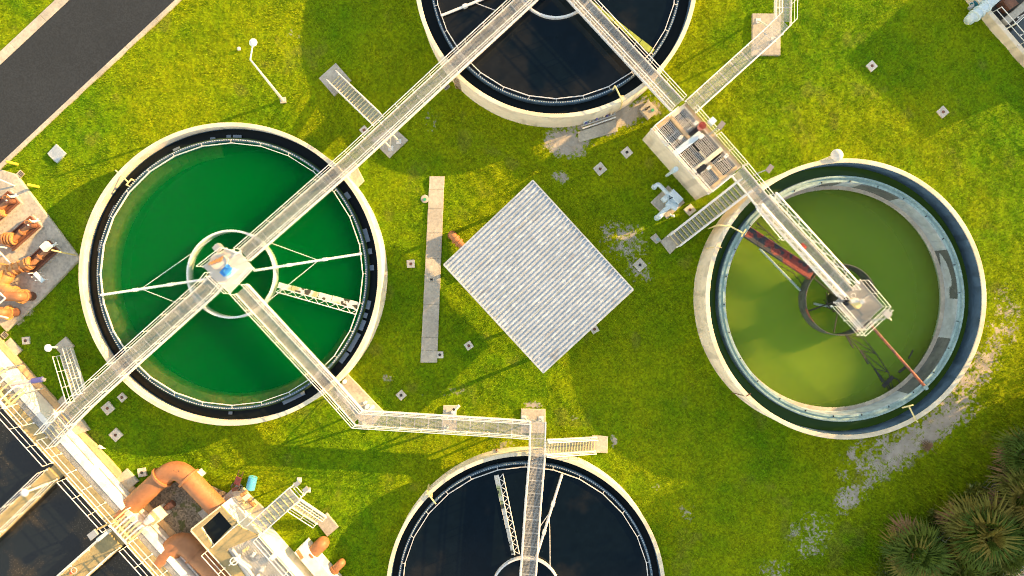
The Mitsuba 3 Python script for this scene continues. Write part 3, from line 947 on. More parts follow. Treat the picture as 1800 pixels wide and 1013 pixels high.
LIGHTDECK = mat('light_deck', stained((0.62, 0.59, 0.52), (0.50, 0.49, 0.46), 1.0, 6.0, 0.0, 0.15), 0.6)
platform('platform', 'pale drive platform in the centre of the green tank', [(404.5, 516), (420.5, 499), (446, 472), (424, 446), (411, 440), (398, 437), (357, 469), (373, 486)], 2.73, LIGHTDECK, skip=(0, 2, 6))
pb = thing('equipment_bench', 'light bench plate carrying the blue drive on the green tank platform', 'machine base')
put(pb, 'plate', MB().bar(P(398, 488, 2.9), P(413, 473, 2.9), 0.26, 0.3), PUMPW)
dm = thing('drive_motor', 'blue gear motor in the middle of the green tank platform', 'motor')
put(dm, 'gearbox', MB().box(P(399, 478, 2.75), 0.55, 0.42, 0.45, 0.8), BLUE)
put(dm, 'motor', MB().tube([P(396, 481, 3.15), P(405, 470, 3.15)], 0.17, 14), BLUE, 40)
put(dm, 'motor', MB().tube([P(400, 472, 3.0), P(400, 468, 3.35)], 0.15, 14), BLUE, 40)
put(dm, 'shaft_cover', MB().tube([P(400, 478, 2.74), P(400.2, 478, 3.2)], 0.26, 16), SKYBLUE, 40)
dd = thing('drum_machine', 'pale ring shaped drum with orange stains on the green tank platform', 'machine')
put(dd, 'drum', MB().lathe([(0.62, 0), (0.62, 0.16), (0.55, 0.2), (0, 0.2)], P(386, 460, 2.74), 28, closed=False), LIGHTDECK, 30)
put(dd, 'hose_coil', MB().tube([P(386, 460, 2.97) + [0.66 * math.cos(a), 0.60 * math.sin(a), 0.01 * a] for a in np.linspace(2.0, 7.6, 26)], 0.035, 6), STEEL, 40)
for i in range(5):
    put(dd, 'stained_fitting', MB().tube([P(367 + 5 * i, 466 - i * 1.5, 2.95), P(371 + 5 * i, 461 - i * 2.5, 3.0)], 0.07, 8), ORANGE, 40)
cb = thing('control_box', 'grey control box on the upper rail of the green tank platform', 'control box')
put(cb, 'box', MB().box(P(387, 436, 3.05), 0.5, 0.38, 0.62, 0.75), STEEL)
put(cb, 'conduit', MB().tube(arc_path([P(384, 432, 3.5), P(378, 430, 3.5), P(378, 430, 2.8)], 0.1), 0.035, 7), ALU, 40)
for (a, b, lab) in (((408, 452), (424, 441), 'white cable tray across the green tank platform'), ((404, 487), (419, 473), 'second white cable tray near the lower corner of the green tank platform')):
    tt = thing('cable_tray', lab, 'cable tray')
    put(tt, 'tray', MB().bar(P(*a, 2.79), P(*b, 2.79), 0.12, 0.1), ALU)

pd = platform('platform', 'grating drive platform at the centre of the olive tank', [(1466, 532), (1508, 579), (1551, 539), (1512, 493)], 3.33, STEEL, skip=(3,), thick=0.03)
c0, c1, c2, c3 = PP([(1466, 532), (1508, 579), (1551, 539), (1512, 493)], 3.42)
for i in range(4):
    a, b = c0 + (c3 - c0) * (i + 0.5) / 4, c1 + (c2 - c1) * (i + 0.5) / 4
    grating_run(pd, a, b, np.linalg.norm(c3 - c0) / 4 - 0.02, 1.25)
railing(pd, offset_line(PP([(1467, 533), (1508, 578), (1550, 539)], 3.36), -0.3), 1.07, name='outer_railing')
dmo = thing('drive_motor', 'white gear drive on the platform of the olive tank', 'motor')
put(dmo, 'gearbox', MB().box(P(1500, 533, 3.43), 0.75, 0.36, 0.4, -0.75), PALEY)
put(dmo, 'motor', MB().tube([P(1495, 530, 3.8), P(1508, 528, 3.8)], 0.16, 14), WHITE, 40)
put(dmo, 'guard', MB().box(P(1509, 530, 3.43), 0.3, 0.26, 0.6, 0.5), WHITE)
put(dmo, 'lifting_ring', MB().tube([P(1500, 520, 3.9) + [0.16 * math.cos(a), 0.16 * math.sin(a), 0] for a in np.linspace(0, 6.28, 17)], 0.025, 6), ALU, 40)
put(dmo, 'brake', MB().box(P(1486, 527, 3.43), 0.26, 0.16, 0.3, -0.75), DARK)
put(dmo, 'brake', MB().box(P(1485, 534, 3.43), 0.26, 0.16, 0.3, -0.75), DARK)
cb = thing('flood_light', 'grey flood light on a pole at the right corner of the olive tank platform', 'lamp')
put(cb, 'pole', MB().tube(arc_path([P(1522, 563, 3.4), P(1530, 563, 4.2), P(1556, 561, 4.9)], 0.3), 0.05, 8), STEEL, 40)
put(cb, 'lamp_head', MB().box(P(1558, 552, 4.9), 0.5, 0.42, 0.18, -0.75), STEEL)
put(cb, 'bracket', MB().tube([P(1563, 559, 4.95), P(1567, 563, 4.95)], 0.05, 8), STEEL, 40)

single('grating_box', MB().box(P(1412, 433, 3.42), 0.42, 0.2, 0.12, -0.8), RED, 'small rusty red plate lying on the olive tank walkway', 'plate')
# the old machinery of the olive tank
fr = thing('feed_well', 'corroded dark steel feed well ring in the olive tank', 'feed well', 'feed wells in the tanks')
cc = P(1476, 527, 1.5)
for i in range(28):
    a0, a1 = 2 * math.pi * i / 28, 2 * math.pi * (i + 0.995) / 28
    put(fr, 'plate', MB().lathe([(2.55, 0.5), (2.55, 1.75), (2.53, 1.78), (2.49, 1.78), (2.48, 0.5)], (cc[0], cc[1], 0), 3, True, a0, a1), CORRODED, 30)
for i in range(6):
    a = i * math.pi / 3 + 0.35
    put(fr, 'spoke', MB().tube([arm_pos(cc, 0.5, a, 1.5), arm_pos(cc, 2.4, a, 1.5)], 0.05, 6), BLACK, 40)
put(fr, 'centre_column', MB().tube([[cc[0], cc[1], 0.5], [cc[0], cc[1], 3.3]], 0.5, 18), BLACK, 40)
for i in range(10):
    a = i * 0.63
    put(fr, 'cage_brace', MB().tube([arm_pos(cc, 0.9, a, 1.0), arm_pos(cc, 0.95, a + 0.9, 1.6)], 0.035, 6), BLACK, 40)
tr = thing('scum_pipe', 'broad rust and slate coloured scum channel in the olive tank', 'channel')
a, b = P(1311, 407, 1.9), P(1428, 483, 1.75)
n = 5
for i in range(n):
    p, q = a + (b - a) * (i + 0.01) / n, a + (b - a) * (i + 0.99) / n
    put(tr, 'floor_plate', MB().bar(p, q, 0.72, 0.08), RUST)
for sg in (1, -1):
    o = side(a, b) * 0.38 * sg
    put(tr, 'side_plate', MB().bar(a + o + [0, 0, 0.02], b + o + [0, 0, 0.02], 0.05, 0.42), RUST)
put(tr, 'end_plate', MB().bar(P(1308, 413, 1.95), P(1316, 398, 1.95), 0.06, 0.45), PALEY)
tr = thing('green_pipe', 'pale green pipe arm sloping through the olive water beside the rusty channel', 'pipe')
put(tr, 'pipe', MB().tube([P(1335, 437, 0.86), P(1407, 511, 0.9)], 0.09, 9), TEAL, 40)
put(tr, 'pipe', MB().tube([P(1430, 534, 0.86), P(1462, 540, 0.9)], 0.09, 9), TEAL, 40)
tr = thing('rusty_pipe', 'straight rusty pipe from the olive tank platform to its inner ring', 'pipe')
put(tr, 'pipe', MB().tube([P(1530, 571, 2.7), P(1628, 682, 2.5)], 0.10, 10), mat('rust_red', stained((0.34, 0.10, 0.05), (0.13, 0.06, 0.05), 2.0, 9.0), 0.6), 40)
put(tr, 'end_cap', MB().tube([P(1624, 678, 2.5), P(1629.5, 684, 2.5)], 0.14, 10), TEAL, 40)
tr = thing('rake_truss', 'dark half sunken lattice truss in the lower right of the olive tank', 'truss')
L1 = [(1486, 588), (1512, 616), (1537, 648), (1566, 690)]
L2 = [(1517, 594), (1540, 622), (1562, 655), (1572, 690)]
zz = 0.80
for A_ in (L1, L2):
    for p, q in zip(A_[:-1], A_[1:]):
        put(tr, 'chord', MB().tube([P(*p, zz), P(*q, zz)], 0.035, 6), BLACK, 40)
for i in range(3):
    put(tr, 'brace', MB().tube([P(*L1[i], zz), P(*L2[i + 1], zz)], 0.03, 6), BLACK, 40)
    put(tr, 'brace', MB().tube([P(*L1[i], zz), P(*L2[i], zz)], 0.03, 6), BLACK, 40)
    x, y = L1[i]
    put(tr, 'blade', MB().bar(P(x, y, zz), P(x + 14, y + 24, zz), 0.10, 0.06), BLACK)
put(tr, 'hoop', MB().tube([P(1572, 676, zz) + [0.4 * math.cos(a), 0.45 * math.sin(a), 0] for a in np.linspace(0, 6.28, 15)], 0.045, 6), BLACK, 40)
put(tr, 'plate', MB().bar(P(1552, 680, zz), P(1570, 662, zz), 0.3, 0.04), BLACK)
put(tr, 'brace', MB().tube([P(1580, 655, zz), P(1592, 645, zz)], 0.09, 6), BLACK, 40)
put(tr, 'brace', MB().tube([P(1597, 631, zz), P(1605, 615, zz)], 0.05, 6), BLACK, 40)
tr = thing('rake_truss', 'dark half sunken lattice truss in the upper left of the olive tank', 'truss')
for p, q in (((1330, 390), (1372, 430)), ((1328, 398), (1350, 408)), ((1330, 392), (1350, 408)), ((1350, 408), (1372, 430)), ((1346, 414), (1352, 412)), ((1352, 418), (1380, 440)), ((1360, 462), (1395, 480)), ((1395, 480), (1410, 500))):
    put(tr, 'brace', MB().tube([P(*p, zz), P(*q, zz)], 0.028, 6), BLACK, 40)
hy = thing('water_pipe', 'thin white pipe with a hooked end along the left of the olive tank walkway', 'pipe')
put(hy, 'pipe', MB().tube(arc_path([P(1330, 368, 3.6), P(1376, 424, 3.6), P(1383, 418, 3.6)], 0.15), 0.035, 8), ALU, 40)
put(hy, 'nozzle', MB().tube([P(1369, 422, 3.6), P(1376, 416, 3.6)], 0.03, 8), ALU, 40)


# ------------------------------------------------------------------ splitter box between top tank and olive tank
zs = 3.15
N_, E_, S_, W_ = (1205, 180), (1304, 293), (1244, 342), (1144, 228)
sb = thing('splitter_box', 'tan concrete splitter box topped with grating beside the olive tank', 'concrete box')
q = PP([N_, E_, S_, W_], zs)
foot(q, 0.1)
ctr = sum(q) / 4
for a, b in zip(q, q[1:] + q[:1]):
    d = unit(b - a)
    o = side(a, b) * -0.15 * np.sign(np.dot(side(a, b), (a + b) / 2 - ctr))
    put(sb, 'wall', MB().bar([*(a + o - d * 0.0)[:2], zs / 2 - 0.15], [*(b + o - d * 0.3)[:2], zs / 2 - 0.15], 0.298, zs + 0.3), CREAM)
put(sb, 'floor', MB().prism([ctr + (p - ctr) * 0.95 for p in q], 1.0, 2.5), BLACK)


def sbp(f, g):
    """Point of the box deck: f along N-E (0..1), g from the north-east to the south-west edge."""
    a = q[0] + (q[1] - q[0]) * f
    b = q[3] + (q[2] - q[3]) * f
    return a + (b - a) * g


TAN = mat('tan_concrete', stained((0.56, 0.40, 0.22), (0.44, 0.33, 0.20), 1.2, 6.0, 0.0, 0.2), 0.8)
for f0, f1, g0, g1 in ((0.05, 0.36, 0.06, 0.43), (0.05, 0.36, 0.52, 0.93), (0.44, 0.66, 0.06, 0.48), (0.44, 0.66, 0.51, 0.93), (0.74, 0.95, 0.06, 0.47), (0.74, 0.95, 0.55, 0.93)):
    gm = (g0 + g1) / 2
    w = np.linalg.norm(sbp(0.5, g1) - sbp(0.5, g0))
    a, b = sbp(f0, gm), sbp(f1, gm)
    m = (a + b) / 2
    for s_ in (-1, 1):
        o = side(a, b) * s_ * w / 4
        grating_run(sb, a + o - [0, 0, 0.06], b + o - [0, 0, 0.06], w / 2 - 0.03, 1.2, 0.105, 0.055)
for f0, g0, f1, g1, w, m, nm in ((0.02, 0.475, 0.37, 0.475, 0.24, TAN, 'divider'), (0.72, 0.51, 0.97, 0.51, 0.3, TAN, 'divider'), (0.025, 0.5, 0.025, 0.95, 0.25, TAN, 'divider'), (0.4, 0.55, 0.4, 0.75, 0.3, TAN, 'divider'),
                                 (0.69, 0.07, 0.69, 0.93, 0.32, RIM, 'channel_wall'), (0.965, 0.1, 0.965, 0.9, 0.2, TAN, 'divider'), (0.02, 0.03, 0.98, 0.03, 0.2, TAN, 'divider'), (0.55, 0.495, 0.66, 0.495, 0.06, RIM, 'divider')):
    put(sb, nm, MB().bar(sbp(f0, g0) - [0, 0, 0.12], sbp(f1, g1) - [0, 0, 0.12], w, 0.3), m)
put(sb, 'cover_plate', MB().bar(sbp(0.395, 0.2) + [0, 0, 0.08], sbp(0.395, 0.97) + [0, 0, 0.08], 0.42, 0.05), PUMPW)
for f, g in ((0.345, 0.3), (0.73, 0.72)):
    put(sb, 'hatch_opening', MB().obox(sbp(f, g) + [0, 0, 0.02], unit(q[1] - q[0]) * 0.22, unit(q[3] - q[0]) * 0.36, [0, 0, 0.02]), DARK)
railing(sb, [sbp(0.12, -0.03), sbp(0.5, -0.03)], 1.07, name='railing')
railing(sb, [sbp(0.53, -0.03), sbp(1.0, -0.03)], 1.07, name='railing')
railing(sb, [sbp(0.0, 0.98), sbp(1.0, 0.98)], 1.07, name='railing')
railing(sb, [sbp(0.0, 0.3), sbp(0.0, 0.98)], 1.07, name='railing')
railing(sb, [sbp(1.0, 0.98), sbp(1.0, 0.35)], 1.07, name='railing')
for i, (f, g) in enumerate(((0.27, 0.25), (0.29, 0.72), (0.78, 0.22), (0.76, 0.68))):
    t = thing('gate_stand', ['white gate operator frame at the north corner of the splitter box', 'white gate operator frame at the west side of the splitter box', 'white gate operator frame at the east corner of the splitter box', 'white gate operator frame at the south side of the splitter box'][i], 'gate operator', 'gate operators on the splitter box')
    a, b = sbp(f, g - 0.09), sbp(f, g + 0.12)
    for p in (a, b):
        put(t, 'leg', MB().tube([p, p + [0, 0, 0.9]], 0.04, 7), ALU, 40)
    put(t, 'crossbar', MB().bar(a + [0, 0, 0.9], b + [0, 0, 0.9], 0.1, 0.1), TAN)
    put(t, 'gearbox', MB().box((a + b) / 2 + [0, 0, 0.95], 0.28, 0.2, 0.22, 0.8), WHITE)
    put(t, 'stem', MB().tube([(a + b) / 2, (a + b) / 2 + [0, 0, 1.5]], 0.03, 7), STEEL, 40)
t = thing('valve', 'red valve actuator on top of the splitter box', 'valve')
p = P(1231, 224, 3.3)
put(t, 'body', MB().lathe([(0.2, -0.15), (0.2, 0.4), (0, 0.4)], p, 18, closed=False), mat('pink', (0.62, 0.25, 0.2), 0.5), 30)
put(t, 'handwheel', MB().tube([p + [0.2 * math.cos(a), 0.2 * math.sin(a), 0.55] for a in np.linspace(0, 6.283, 19)], 0.05, 8), RED, 40)
put(t, 'hub', MB().lathe([(0.13, 0.4), (0.13, 0.58), (0, 0.62)], p, 14, closed=False), RED, 30)
single('junction_box', MB().box(P(1232, 241, 3.2), 0.34, 0.28, 0.3, 0.75), WHITE, 'white junction box on the splitter box grating near the red valve', 'junction box')
single('junction_box', MB().box(P(1250, 215, 4.0), 0.42, 0.42, 0.4, -0.8), PUMPW, 'pale blue junction box hung on the right railing of the splitter box', 'junction box')
for lab, bp, hp in (('grey flood light leaning out over the right railing of the splitter box', (1242, 240, 3.2), (1267, 221, 5.0)), ('grey flood light between the splitter box and the olive tank', (1325, 308, 3.4), (1352, 297, 4.6))):
    t = thing('flood_light', lab, 'lamp', 'grey flood lights on poles')
    a, b = P(*bp), P(*hp)
    put(t, 'pole', MB().tube(arc_path([a, [a[0], a[1], b[2] - 0.3], b], 0.4), 0.045, 8), STEEL, 40)
    put(t, 'lamp_head', MB().box([b[0], b[1], b[2]], 0.34, 0.52, 0.16, -0.65), FLOODG)
t = thing('down_pipe', 'pale vertical pipe on the left wall of the splitter box', 'pipe')
put(t, 'pipe', MB().tube([P(1172, 309, 0), P(1170, 311, 0) * [1, 1, 0] + [0, 0, 2.7]], 0.11, 10), PUMPW, 40)
put(t, 'fitting', MB().tube([P(1172, 309, 0) * [1, 1, 0] + [0, 0, 1.9], P(1172, 309, 0) * [1, 1, 0] + [0, 0, 2.9]], 0.17, 10), PUMPW, 40)

# pale pump on its pad
slab('slab', 'square pad under the pale blue pump left of the splitter box', [(1175, 326), (1204, 356), (1173, 385), (1144, 355.5)], z1=0.15)
t = thing('pump', 'pale blue pump with bent pipes on its square pad', 'pump')
flanged_pipe(t, [P(1150, 329, 0.05), P(1150, 329, 0.75), P(1157, 323, 0.85), P(1176, 343, 0.85)], 0.15, PUMPW)
flanged_pipe(t, [P(1155, 383, 0.05), P(1155, 383, 0.7), P(1166, 372, 0.75), P(1180, 360, 0.75)], 0.17, PUMPW)
put(t, 'casing', MB().box(P(1180, 352, 0.15), 0.8, 0.62, 0.75, 0.76), PUMPW)
put(t, 'motor', MB().tube([P(1172, 356, 0.75), P(1190, 366, 0.75)], 0.26, 14), PUMPW, 40)
put(t, 'lid', MB().prism(PP([(1176, 341), (1184, 332), (1202, 350), (1193, 359)], 1.1), 0.15, 1.1, 0.03), PUMPW)
put(t, 'flywheel', MB().tube([P(1166, 346, 0.8), P(1172, 352, 0.8)], 0.3, 14), PUMPW, 40)
put(t, 'valve', MB().tube([P(1157, 377, 0.75), P(1163, 383, 0.8)], 0.2, 12), PUMPW, 40)
put(t, 'belt', MB().bar(P(1177, 350, 1.0), P(1184, 346, 1.0), 0.06, 0.2), DARK)
t = thing('hydrant', 'small white tap stand below the pale blue pump', 'tap')
put(t, 'riser', MB().tube([P(1181, 380, 0.0), P(1181, 380, 0.0) * [1, 1, 0] + [0, 0, 0.6]], 0.07, 8), WHITE, 40)
put(t, 'spout', MB().tube([P(1177, 377, 0.5), P(1186, 381, 0.5)], 0.07, 8), WHITE, 40)

# ------------------------------------------------------------------ corrugated roof, path
zr = 3.4
rc = PP([(936.5, 318), (1112.5, 509.5), (955, 655.5), (780, 465.5)], zr)      # top, right, bottom, left
sh = thing('shed', 'shed with a silvery corrugated metal roof in the middle of the lawn', 'shed')
foot(rc, -1.2)
u_ = (rc[3] - rc[0])
v_ = (rc[1] - rc[0])
ul, vl = np.linalg.norm(u_), np.linalg.norm(v_)
ud, vd = u_ / ul, v_ / vl
NP = 12
for i in range(NP):
    b = MB()
    w = vl / NP
    prof = []
    for k in range(3):
        o = k * w / 3
        prof += [(o, 0.0), (o + w / 3 * 0.50, 0.0), (o + w / 3 * 0.60, 0.10), (o + w / 3 * 0.86, 0.10), (o + w / 3 * 0.985, 0.0)]
    jig = RNG.normal(0, 0.006, 4)
    vs = []
    for s0 in (-0.02, ul + 0.02):
        for o, z in prof:
            e = ((s0 > 1) * jig[0]) + jig[1]
            vs.append(rc[0] + vd * (i * w + o + jig[2]) + ud * (s0 + jig[3]) + [0, 0, z + 0.012 * (i % 2) + e - 0.2 * s0 / ul + 0.1])
    n = len(prof)
    vs += [p - np.array([0, 0, 0.012]) for p in vs]
    f = []
    for k in range(n - 1):
        f += [[k, k + 1, n + k + 1], [k, n + k + 1, n + k], [2 * n + k, 3 * n + k + 1, 2 * n + k + 1], [2 * n + k, 3 * n + k, 3 * n + k + 1]]
        f += [[k, 2 * n + k, k + 1], [k + 1, 2 * n + k, 2 * n + k + 1], [n + k, n + k + 1, 3 * n + k], [n + k + 1, 3 * n + k + 1, 3 * n + k]]
    b.add(vs, f)
    put(sh, 'roof_panel', b, ROOFM)
for a, b in ((rc[0], rc[3]), (rc[0], rc[1]), (rc[1], rc[2]), (rc[3], rc[2])):
    put(sh, 'trim', MB().bar(a + [0, 0, 0.07], b + [0, 0, 0.07 if not (b is rc[3] or b is rc[2]) else -0.1], 0.09, 0.24), ROOFM)
rm = sum(rc) / 4
for p in rc:
    e = rm + (p - rm) * 0.86
    put(sh, 'post', MB().box([e[0], e[1], -0.2], 0.2, 0.2, zr), STEEL)
slab('slab', 'pale equipment slab almost hidden under the corrugated roof', [tuple(x) for x in [(868, 470), (945, 405), (1015, 480), (940, 548)]], z1=0.1)
t = thing('roof_pipe', 'brown flanged pipe poking out from under the corrugated roof', 'pipe')
flanged_pipe(t, [P(795, 414, 0.05), P(795, 414, 0.5), P(803, 423, 0.55), P(850, 472, 0.55)], 0.27, BROWN, n=14)
put(t, 'flange', MB().tube([P(800, 420, 0.55), P(802.5, 422.5, 0.55)], 0.36, 14), BROWN, 40)
put(t, 'flange', MB().tube([P(806, 426, 0.55), P(808, 428, 0.55)], 0.36, 14), BROWN, 40)

pt = unique('path')
labels[pt] = {'label': 'straight strip of concrete slabs between the green tank and the corrugated roof', 'category': 'path', 'kind': 'structure'}
ys = [310, 333, 367, 410, 455, 496, 536, 594, 616, 638]
for y0, y1 in zip(ys[:-1], ys[1:]):
    f0, f1 = (y0 - 310) / 328, (y1 - 0.35 - 310) / 328
    px = [(755 - 16 * f0, y0), (781 - 13 * f0, y0), (781 - 13 * f1, y1 - 0.35), (755 - 16 * f1, y1 - 0.35)]
    z = 0.09 + 0.012 * ((y0 * 7) % 3) / 3
    put(pt, 'slab', MB().prism(PP(px, z), -0.3, z, 0.015), SLAB)
foot(PP([(755, 310), (781, 310), (768, 638), (739, 638)]))

# ------------------------------------------------------------------ small valve pads in the grass
PADM = mat('pad', stained((0.64, 0.60, 0.52), (0.50, 0.47, 0.41), 1.2, 8.0, 0.0, 0.2), 0.85)
VB = [(640, 229, 13, 42, 'small square valve pad beside the northern walkway stair foot'), (45, 599, 13, 4, 'small square valve pad below the brown pump yard'),
      (722, 464, 14, 3, 'small square valve pad between the green tank and the slab path'), (824, 608, 13, 35, 'small square valve pad in sunlit grass left of the roof corner'),
      (773, 624, 12, 2, 'grey valve pad touching the lower end of the slab path'), (705, 695, 14, 42, 'small light valve pad in shade above the bent walkway'),
      (203, 765, 18, 44, 'larger square valve pad below the green tank on the left lawn'), (189, 718, 18, 40, 'square valve pad nearest the lower left end of the green tank walkway'),
      (214, 699, 13, 42, 'small valve pad close to the lower left wall of the green tank'), (249, 831, 15, 10, 'square valve pad above the big brown pipe'),
      (1055, 297, 18, 40, 'valve pad in the shade left of the splitter box lower of two'), (1102, 268, 16, 40, 'valve pad nearest the left wall of the splitter box upper of two'),
      (1125, 466, 18, 42, 'valve pad on the bare patch right of the corrugated roof'), (1533, 116, 15, 42, 'valve pad alone in the upper right lawn nearer the photo top'),
      (1658, 197, 16, 42, 'rightmost valve pad in the lawn above the olive tank'), (1045, 579, 13, 30, 'valve pad peeking out at the right edge of the corrugated roof'),
      (1193, 427 - 55, 1, 0, ''), (1213, 369, 16, 40, 'pale valve pad right of the pale blue pump'), (810, 128, 0, 0, '')]
for u, v, s_, rot, lab in VB:
    if not lab:
        continue
    t = thing('valve_pad', lab, 'valve pad', 'small valve pads in the lawn')
    c = P(u, v, 0.06)
    w = s_ / 24.0
    r = math.radians(rot)
    b = MB()
    pl = [c + w / 2 * np.array([math.cos(r) * i - math.sin(r) * j, math.sin(r) * i + math.cos(r) * j, 0]) for i, j in ((-1, -1), (1, -1), (1, 1), (-1, 1))]
    zt = 0.05 + 0.03 * RNG.random()
    foot(pl)
    put(t, 'pad', MB().prism(pl, -0.3, zt, 0.02), PADM)
    put(t, 'lid', MB().lathe([(0.105, 0.0), (0.105, 0.03), (0.085, 0.03), (0.075, 0.015), (0, 0.015)], [c[0], c[1], zt], 18, closed=False), DBROWN if RNG.random() < 0.6 else BLACK, 30)
slab('inspection_pad', 'square tan pad with a green cap beside the splitter box', [(1140, 176), (1157, 194), (1140, 210), (1124, 192)], cat='pad', z1=0.35)
single('round_cover', MB().lathe([(0.11, 0), (0.11, 0.08), (0, 0.08)], P(1147, 194, 0.35), 16, closed=False), GREEN, 'round green cap on the tan pad', 'cap', smooth=30)
single('pad_hook', MB().tube([P(1134 + 3 * i, 192.5 - i * 1.5 + 1.5 * math.sin(i * 2), 0.40) for i in range(4)], 0.06, 7), BLACK, 'black lifting hook on the tan pad', 'hook', smooth=40)
t = thing('manhole', 'round pad with a green cap at the left edge of the slab path', 'manhole')
put(t, 'ring', MB().lathe([(0.3, -0.2), (0.3, 0.07), (0.26, 0.09), (0, 0.09)], P(747, 350, 0.0), 22, closed=False), SLAB, 30)
put(t, 'cap', MB().lathe([(0.11, 0.09), (0.11, 0.14), (0, 0.14)], P(747, 351, 0.0), 16, closed=False), GREEN, 30)
t = thing('drain_box', 'tiny pale drain frame with dark hole set in the slab path', 'drain')
put(t, 'frame', MB().box(P(758.5, 491.5, 0.1), 0.38, 0.3, 0.03), SLAB)
put(t, 'hole', MB().box(P(758.5, 491.5, 0.13), 0.2, 0.16, 0.008), DARK)
t = thing('access_hatch', 'pale blue metal hatch plate in the lawn near the road', 'hatch')
put(t, 'plate', MB().prism(PP([(98, 253), (115.5, 270), (99.5, 287), (82.5, 270)], 0.1), -0.2, 0.1, 0.03), mat('hatch', stained((0.50, 0.55, 0.58), (0.40, 0.46, 0.50), 1.5, 12, 0, 0.2), 0.45, 0.3))
put(t, 'hinge', MB().bar(P(85, 272, 0.12), P(98, 285, 0.12), 0.05, 0.04), STEEL)
foot(PP([(98, 253), (115.5, 270), (99.5, 287), (82.5, 270)]))
for u, v, lab, r in ((37, 306, 'small grated drain at the top corner of the brown pump yard', -0.75), (9, 589, 'small grated drain at the bottom corner of the brown pump yard', -0.75), (784.5, 152.5, 'small rusty drain frame at the left wall of the top tank', 0.7)):
    t = thing('drain_box', lab, 'drain', 'small drains in the grass')
    put(t, 'frame', MB().box(P(u, v, 0), 0.42, 0.40, 0.1, r), SLAB)
    for i in range(4):
        put(t, 'bar', MB().box(P(u, v, 0.1) + np.array([math.cos(r), math.sin(r), 0]) * (i - 1.5) * 0.09, 0.05, 0.32, 0.02, r), BLACK)
slab('slab', 'tan square slab near the left edge below the brown pump yard', [(17, 594), (38, 616), (17, 636), (-4, 613)], z1=0.1)
slab('slab', 'grey slab beside the five steps at the yellow concrete deck', [(109, 696), (125, 714), (100, 736), (86, 722)], z1=0.1)
slab('slab', 'pale slab under the flight of five steps', [(143, 738), (156, 757), (118, 770), (108, 752)], z1=0.25)
slab('slab', 'square tan slab with a raised border beside the yellow concrete deck', [(222, 824), (242.5, 847), (221, 866), (201, 844)], z1=0.16)
slab('slab', 'pale concrete apron below the wall of the top tank', [(1016, 232), (1082, 210), (1086, 231), (1018, 250)], z1=0.12)

# meters and pipes on the sides of the top tank
t = thing('pipe_rack', 'small rack of grey pipes and gauges against the lower wall of the top tank', 'pipe rack')
for i in range(9):
    p = P(1030 + i * 6.2, 217 - i * 2.1, 0.5)
    put(t, 'gauge', MB().tube([[p[0], p[1], 0.1], [p[0], p[1], 0.7 + 0.15 * (i % 2)]], 0.07, 8), STEEL if i % 3 else PURPLE, 40)
put(t, 'pipe', MB().tube([P(1022, 222, 0.5), P(1082, 201, 0.5)], 0.06, 8), STEEL, 40)
put(t, 'pipe', MB().tube([P(1024, 226, 0.3), P(1082, 206, 0.3)], 0.06, 8), ALU, 40)
put(t, 'cabinet', MB().box(P(1031, 214, 0.1), 0.62, 0.25, 0.7, 0.35), PUMPW)
t = thing('ladder', 'short rusty ladder on the left wall of the top tank by the walkway', 'ladder')
a, b = P(807, 158, 0), P(807, 158, 0) * [1, 1, 0] + [0, 0, 2.9]
for s_ in (-0.22, 0.22):
    put(t, 'rail', MB().tube([a + [s_, s_ * -0.4, 0], b + [s_, s_ * -0.4, 0]], 0.035, 7), TAN, 40)
for i in range(9):
    z = 0.25 + i * 0.3
    put(t, 'rung', MB().tube([a + [-0.22, 0.088, z], a + [0.22, -0.088, z]], 0.025, 6), DBROWN, 40)
t = thing('vent_cap', 'white domed vent standing against the top wall of the olive tank', 'vent')
vp = P(1470, 276, 3.0)
put(t, 'stem', MB().tube([[vp[0], vp[1] - 0.0, 0.0], [vp[0], vp[1], 3.0]], 0.22, 12), WHITE, 40)
put(t, 'dome', MB().lathe([(0.42, 0.05), (0.42, 0.16), (0.34, 0.32), (0.2, 0.44), (0, 0.48)], vp + [0, 0.1, 0.0], 22, closed=False), WHITE, 40)
for u, v, lab in ((677, 481, 'cream bracket high on the right wall of the green tank'), (674.5, 506, 'cream bracket lower on the right wall of the green tank')):
    p = P(u, v, 1.0)
    single('wall_bracket', MB().box([p[0], p[1], 0.6], 0.22, 0.24, 0.5).box([p[0] + 0.05, p[1] - 0.2, 0.7], 0.1, 0.1, 0.3), CREAM, lab, 'bracket', 'brackets on the green tank wall')
p = P(873, 791, 0)
t = thing('hose_bib', 'small dark tap post against the top wall of the bottom tank', 'tap')
put(t, 'post', MB().tube([[p[0], p[1], 0], [p[0], p[1], 1.0]], 0.06, 8), DBROWN, 40)
put(t, 'tap', MB().tube([[p[0] - 0.12, p[1], 0.95], [p[0] + 0.15, p[1] + 0.1, 0.95]], 0.05, 8), STEEL, 40)
t = thing('valve_assembly', 'grey valve fittings on the long slab beside the green tank', 'valve')
for u, v, r in ((647, 714, 0.16), (655, 716, 0.13), (643, 707, 0.11)):
    p = P(u, v, 0.15)
    put(t, 'valve', MB().tube([p, p + [0, 0, 0.4]], r, 12), PUMPW, 40)
put(t, 'pipe', MB().tube(arc_path([P(638, 722, 0.35), P(648, 712, 0.35), P(657, 722, 0.35)], 0.2), 0.08, 8), STEEL, 40)
t = thing('valve_assembly', 'grey valve against the green tank wall at the top of the long slab', 'valve')
put(t, 'valve', MB().tube([P(606, 671, 0.15), P(606, 671, 0.7)], 0.16, 12), PUMPW, 40)
put(t, 'pipe', MB().tube([P(600, 677, 0.4), P(613, 666, 0.4)], 0.08, 8), STEEL, 40)
t = thing('air_pipe', 'white pipe stub with dark opening above the middle footing of the bent walkway', 'pipe')
